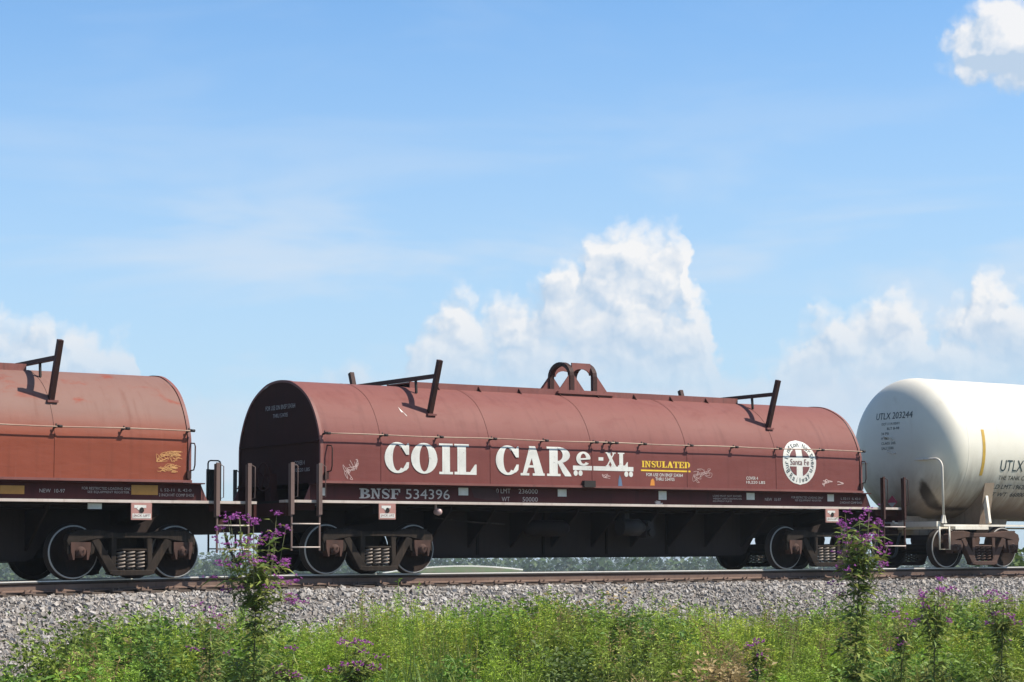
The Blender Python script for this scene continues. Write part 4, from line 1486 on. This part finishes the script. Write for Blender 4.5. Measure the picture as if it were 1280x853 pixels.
def make_weeds(nclump):
    P, D, L, W, T = [], [], [], [], []
    SA, SB, ST = [], [], []
    for i in range(nclump):
        x = rng.uniform(-8.4, 15)
        zone = rng.random()
        if zone < .74:
            yc = rng.uniform(-9.5, -4.7)
        elif zone < .82:
            yc = rng.uniform(-4.7, -3.3)
        else:
            yc = rng.uniform(-13, -9.5)
        xc = x + (yc + 7) * .72
        lift = rng.normal() * .13
        n1 = math.sin(xc * 1.3 + 1.1) + math.sin(xc * .53 + yc * .7) + rng.normal() * .8
        kind = 'broad' if (xc < -4.7 and rng.random() < .65) or (.6 < xc < 2.2 and rng.random() < .45) or n1 < -1.5 else ('feathery' if n1 > -.4 else 'tall')
        if rng.random() < .16:
            kind = 'blade'
        l0, w0, nl, ns, tints = KINDS[kind]
        ctint = np.array(tints[rng.integers(3)]) * rng.uniform(.75, 1.28) * np.array([rng.uniform(.85, 1.15), 1, rng.uniform(.8, 1.2)])
        if rng.random() < .07:            # last year's dry stalks
            ctint = np.array([.36, .27, .13]) * rng.uniform(.7, 1.1)
        r_ = rng.uniform(.14, .42)
        per = int(rng.integers(3, 11)) if yc < -4.7 else int(rng.integers(1, 3))
        for j in range(per):
            xr, y = xc + rng.normal() * r_, yc + rng.normal() * r_ * .8
            y = min(y, -3.2)
            gz = ground_z(y) if y < -4.9 else bal_z(y)
            top = float(np.interp(xr - (y + 7) * .72, HX, HZ)) + lift
            if y < -9.5:
                top -= .28 + (-9.5 - y) * .075
            hgt = min((top - gz) * rng.uniform(.66, 1.0) * (1.14 if rng.random() < .07 else 1), 1.9)
            if y > -4.7:
                hgt = min(hgt, rng.uniform(.35, .8))
            if hgt < .18 or xr - (y + 7) * .72 < -7.35:
                continue
            tint = ctint * rng.uniform(.85, 1.15)
            for s in range(ns):
                lean = rng.normal(size=2) * (.13 if kind != 'broad' else .24) * hgt
                b = np.array([xr + rng.normal() * .05, y + rng.normal() * .05, gz])
                t = b + np.array([lean[0], lean[1], hgt * rng.uniform(.75, 1.0)])
                SA.append(b)
                SB.append(t)
                ST.append(tint * .8)
                m = nl
                u = rng.uniform(.22, 1.0, m) ** .75
                pos = b + (t - b) * u[:, None] + rng.normal(size=(m, 3)) * .012
                az_ = rng.uniform(0, 2 * math.pi, m)
                pit = rng.uniform(.1, .95, m) if kind != 'blade' else rng.uniform(1.0, 1.5, m)
                if kind == 'blade':
                    pos = b + (t - b) * (u * .62)[:, None] + rng.normal(size=(m, 3)) * .03
                d = np.stack([np.cos(az_) * np.cos(pit), np.sin(az_) * np.cos(pit), np.sin(pit)], -1)
                if kind == 'feathery':      # side sprays
                    pos = pos + d * (rng.random(m) * .17 * (1.08 - u))[:, None]
                elif kind == 'broad':
                    pos = pos + d * (rng.random(m) * .15)[:, None]
                P.append(pos)
                D.append(d)
                L.append(l0 * rng.uniform(.6, 1.3, m))
                W.append(w0 * rng.uniform(.7, 1.3, m))
                T.append(tint[None] * rng.uniform(.72, 1.30, (m, 1)))
    P, D, L, W, T = (np.concatenate(q) for q in (P, D, L, W, T))
    V = leaf_verts(P, D, L, W)
    bulk('roadside_weeds', V, [(0, 1, 2, 3)], 4, T, 'leaf', None, False, kind='stuff', label='dense light green weeds filling the ditch below the ballast', category='weeds')
    SV = stem_verts(np.array(SA), np.array(SB), .006, .003)
    bulk('weed_stems', SV, STEM_F, 6, np.array(ST), 'leaf', None, False, kind='stuff', label='thin green stems among the ditch weeds', category='weeds')
    # short grass on the near bank and between the weeds
    m = 60000
    xx = rng.uniform(-16, 16, m)
    yy = rng.uniform(-22, -4.9, m)
    keep = (xx - (yy + 7) * .72 > -7.5)
    xx, yy = xx[keep], yy[keep]
    m = len(xx)
    zz = np.interp(yy, [p[0] for p in GP], [p[1] for p in GP])
    az_ = rng.uniform(0, 2 * math.pi, m)
    pit = rng.uniform(.9, 1.5, m)
    d = np.stack([np.cos(az_) * np.cos(pit), np.sin(az_) * np.cos(pit), np.sin(pit)], -1)
    hh = rng.uniform(.18, .55, m)
    tb = np.array([(.23, .28, .06)]) * rng.uniform(.6, 1.4, (m, 1)) * np.stack([rng.uniform(.8, 1.35, m), np.ones(m), rng.uniform(.8, 1.2, m)], -1)
    bulk('bank_grass', leaf_verts(np.stack([xx, yy, zz], -1), d, hh, hh * .03 + .005, .15), [(0, 1, 2, 3)], 4, tb, 'leaf', None, False, kind='stuff', label='long green grass on the bank in front of the weeds', category='grass')


make_weeds(520)


def tuft_faces(c, r, m):
    """little spiky flower heads: m star-shaped kites round each centre"""
    n = len(c)
    pos = np.repeat(c, m, 0)
    d = rng.normal(size=(n * m, 3))
    d[:, 2] = np.abs(d[:, 2]) * .9 + .15
    d /= np.linalg.norm(d, axis=1)[:, None]
    return leaf_verts(pos, d, r * rng.uniform(.7, 1.3, n * m), r * rng.uniform(.35, .6, n * m), .0)


def ironweed(label, x, y, ztop, spread, nbr, leafy=1.0, flowers=1.0, lean=0.0):
    gz = ground_z(y) - .02
    H = ztop - gz
    pl_ = thing('ironweed', label, 'wildflower', (x, y, gz), 'purple-flowered tall weeds between the road and the track')
    stem = MB()
    s_path = [(lean * t * t * H, .02 * math.sin(5 * t), H * .80 * t) for t in np.linspace(0, 1, 9)]
    stem.tube(s_path, [.010 - .0055 * k / 8 for k in range(9)], 6)
    top = Vector(s_path[-1])
    tips = []
    for k in range(nbr):
        a = 2.4 * k + rng.uniform(-.4, .4)
        rr = spread * (.25 + .75 * math.sqrt((k + .5) / nbr))
        tip = Vector((top.x + rr * math.cos(a), top.y + rr * math.sin(a) * .8, H * (1.0 - .30 * (rr / spread) ** 1.2 * rng.uniform(.1, 1.4))))
        t0 = rng.uniform(.72, 1.0)
        b0 = Vector(s_path[int(t0 * 8)])
        mid = b0.lerp(tip, .5) + Vector((.25 * (tip.x - b0.x), .25 * (tip.y - b0.y), -.02))
        stem.tube([b0, mid, tip], [.004, .0032, .0022], 5)
        tips.append((b0, mid, tip))
    stem.build('stem', 'petal' if False else 'weed_stem', pl_)
    # leafy side shoots from the root
    shoots = []
    for k in range(5):
        a = 1.26 * k + rng.uniform(0, 1)
        e = Vector((spread * rng.uniform(.3, .8) * math.cos(a), spread * rng.uniform(.3, .8) * math.sin(a), H * rng.uniform(.35, .68)))
        shoots.append(e)
    # lance leaves up the stem and along the branches
    m = int(170 * leafy)
    u = rng.uniform(.04, .98, m)
    pos = np.stack([np.interp(u, np.linspace(0, 1, 9), [p[i] for p in s_path]) for i in range(3)], -1)
    for (b0, mid, tip) in tips:
        q = rng.uniform(.05, .92, 13)
        pos = np.concatenate([pos, np.array(b0)[None] * (1 - q)[:, None] + np.array(tip)[None] * q[:, None]])
    for e in shoots:
        q = rng.uniform(.15, 1.0, int(46 * leafy))
        pos = np.concatenate([pos, np.array(e)[None] * q[:, None] + rng.normal(size=(len(q), 3)) * .01])
    m = len(pos)
    az_ = rng.uniform(0, 2 * math.pi, m)
    pit = rng.uniform(-.15, .75, m)
    d = np.stack([np.cos(az_) * np.cos(pit), np.sin(az_) * np.cos(pit), np.sin(pit)], -1)
    T = np.array([(.19, .25, .06)]) * rng.uniform(.55, 1.4, (m, 1)) * np.stack([rng.uniform(.85, 1.25, m), np.ones(m), np.ones(m)], -1)
    bulk('foliage', leaf_verts(pos, d, rng.uniform(.09, .20, m), rng.uniform(.022, .042, m), .35), [(0, 1, 2, 3)], 4, T, 'leaf', pl_)
    # flat-topped purple flower heads
    for (b0, mid, tip) in tips:
        nf = max(4, int(rng.integers(7, 15) * flowers))
        c = np.array(tip)[None] + rng.normal(size=(nf, 3)) * np.array([.036, .036, .016])
        V = tuft_faces(c, .021, 12)
        base = np.array([(.44, .12, .45), (.52, .17, .50), (.36, .09, .36)])[rng.integers(3, size=nf)]
        T = np.repeat(base, 12, 0) * rng.uniform(.7, 1.3, (nf * 12, 1))
        bulk('flower_cluster', V, [(0, 1, 2, 3)], 4, T, 'petal', pl_, kind='stuff')
    return pl_


worn('weed_stem', (0.10, 0.12, 0.045), (0.14, 0.11, 0.06), dirt_amt=0.2, rough=0.7, scale=8)
ironweed('tallest purple ironweed, rising between the two coil cars over the rail', -8.59, -14.70, .72, .42, 40, 2.0, 1.05)
ironweed('tall purple ironweed in front of the ladder between maroon coil car and tank car', -3.30, -17.27, .76, .33, 30, 1.8, .95, .03)
ironweed('short purple ironweed below the tank car wheels, against pale ballast', -1.87, -16.97, .02, .24, 13, .8, .8)
ironweed('purple ironweed standing farthest to the right at the frame edge', -1.39, -17.45, -.11, .20, 10, .8, .9)
ironweed('thin purple ironweed between the ballast and the weeds, under the coupling to the tank car', -.65, -15.32, -.34, .20, 8, .7, .7)
ironweed('small dull purple ironweed poking out of weeds below the round emblem', -1.96, -14.35, -.58, .12, 5, .6, .8)
ironweed('low broad purple ironweed half sunk in bright weeds beneath the maroon car numbers', -7.76, -15.15, -.49, .27, 12, .7, 1.0)
ironweed('low purple ironweed beside the tallest one, its few heads just above the weeds', -8.28, -14.77, -.50, .14, 5, .6, .9)
ironweed('sparse pinkish ironweed over ballast under the orange-red coil car end', -7.48, -11.67, -.20, .22, 6, .6, .7)


# ------------------------------------------------------------------ distance
def foliage_mass(centres, radii, tints, n, size):
    P, T = [], []
    for c, r, t in zip(centres, radii, tints):
        d = rng.normal(size=(n, 3))
        d /= np.linalg.norm(d, axis=1)[:, None]
        rr = rng.uniform(.35, 1.0, n) ** .5
        lump = 1 + .25 * np.sin(d[:, 0] * 5 + c[0]) * np.cos(d[:, 2] * 6 + c[1])
        P.append(np.array(c) + d * (rr * lump)[:, None] * np.array(r))
        T.append(np.array(t)[None] * rng.uniform(.65, 1.35, (n, 1)))
    P, T = np.concatenate(P), np.concatenate(T)
    d = rng.normal(size=(len(P), 3))
    d /= np.linalg.norm(d, axis=1)[:, None]
    L = size * rng.uniform(.6, 1.4, len(P))
    return leaf_verts(P, d, L, L * .7, .1), T


def far_wood():
    cs, rs, ts = [], [], []
    ca, sa = math.cos(YAW), math.sin(YAW)
    for row, (dist, h0) in enumerate(((560, 8.9), (760, 10.0), (1000, 11.2))):
        for k in range(95):
            lat = -.33 * dist + .66 * dist * (k + rng.random()) / 95
            dd = dist * rng.uniform(.93, 1.1)
            x, y = CAM_POS.x + dd * sa + lat * ca, CAM_POS.y + dd * ca - lat * sa
            h = h0 * rng.uniform(.7, 1.16)
            cs.append((x, y, -7 + h * .5))
            rs.append((rng.uniform(3, 5.5), rng.uniform(3, 5.5), h * .5))
            ts.append(np.array([(.045, .085, .028), (.06, .10, .03), (.036, .068, .026)][rng.integers(3)]))
    V, T = foliage_mass(cs, rs, ts, 150, 1.5)
    bulk('treeline', V, [(0, 1, 2, 3)], 4, T, 'leaf', None, False, kind='stuff', label='far hazy line of trees seen under the coil car', category='trees')


far_wood()


def bush(label, x, y, h, w, tint, n, size):
    gz = ground_z(y)
    b = thing('bush', label, 'bush', (x, y, gz))
    st = MB()
    for k in range(5):
        a = 1.256 * k + .3
        st.tube([(0, 0, -.05), (.15 * w * math.cos(a), .15 * w * math.sin(a), h * .4), (.45 * w * math.cos(a), .45 * w * math.sin(a), h * .8)], [.05, .03, .012], 6)
    st.build('trunk', 'tie_wood', b)
    cs = [(rng.uniform(-.4, .4) * w, rng.uniform(-.4, .4) * w, h * rng.uniform(.45, .85)) for _ in range(9)]
    V, T = foliage_mass(cs, [(w * .4, w * .4, h * .24)] * 9, [tint] * 9, n, size)
    bulk('crown', V, [(0, 1, 2, 3)], 4, T, 'leaf', b)


bush('bright green bush beyond the rail under the middle of the maroon coil car', 22.5, 18.0, 5.75, 1.0, (.14, .20, .045), 90, .22)
bush('pale green bush beyond the rail behind the tank car wheels', 37.5, 17.0, 6.2, 2.6, (.10, .15, .045), 160, .3)

# pale gravel crest of a levee far out on the plain
lv = MB()
lp = [(-9, -6.2), (-1.2, -.26), (-1.0, 0), (1.0, 0), (9, -6.2)]
vs = []
for k in range(13):
    u = k / 12
    lat, dep = -27 + 29 * u, 440 + 14 * u
    cx_, cy_ = CAM_POS.x + dep * math.sin(YAW) + lat * math.cos(YAW), CAM_POS.y + dep * math.cos(YAW) - lat * math.sin(YAW)
    crest = -.62 - 1.1 * (2 * u - 1.1) ** 2
    vs += [(cx_ + q[0] * math.sin(YAW), cy_ + q[0] * math.cos(YAW), max(-7.05, crest + q[1])) for q in lp]
lv.add(vs, [(i * 5 + k, (i + 1) * 5 + k, (i + 1) * 5 + k + 1, i * 5 + k + 1) for i in range(12) for k in (0, 3)])
lv.build('levee', 'field_ground', None, kind='structure', label='low grassy levee far away beyond the track')
cr = MB()
cr.add(vs, [(i * 5 + k, (i + 1) * 5 + k, (i + 1) * 5 + k + 1, i * 5 + k + 1) for i in range(12) for k in (1, 2)])
cr.build('levee_road', 'levee_gravel', None, kind='structure', label='pale gravel road along the levee crest, seen under the coil car')

# humid air over the plain
hz = MB().box(-1500, 2600, -1500, 2600, -9.0, 7.5)
hm = bpy.data.materials.new('humid_air')
hm.use_nodes = True
hm.node_tree.nodes.clear()
ht = NT(hm.node_tree)
pv = ht.n('ShaderNodeVolumePrincipled')
pv.inputs['Color'].default_value = (0.80, 0.90, 1.0, 1)
pv.inputs['Density'].default_value = 0.0003
pv.inputs['Anisotropy'].default_value = 0.2
hout = ht.n('ShaderNodeOutputMaterial')
ht.L.new(pv.outputs[0], hout.inputs['Volume'])
MATS['humid_air'] = hm
hz.build('haze', 'humid_air', None, kind='stuff', label='thin humid haze over the plain', category='haze')
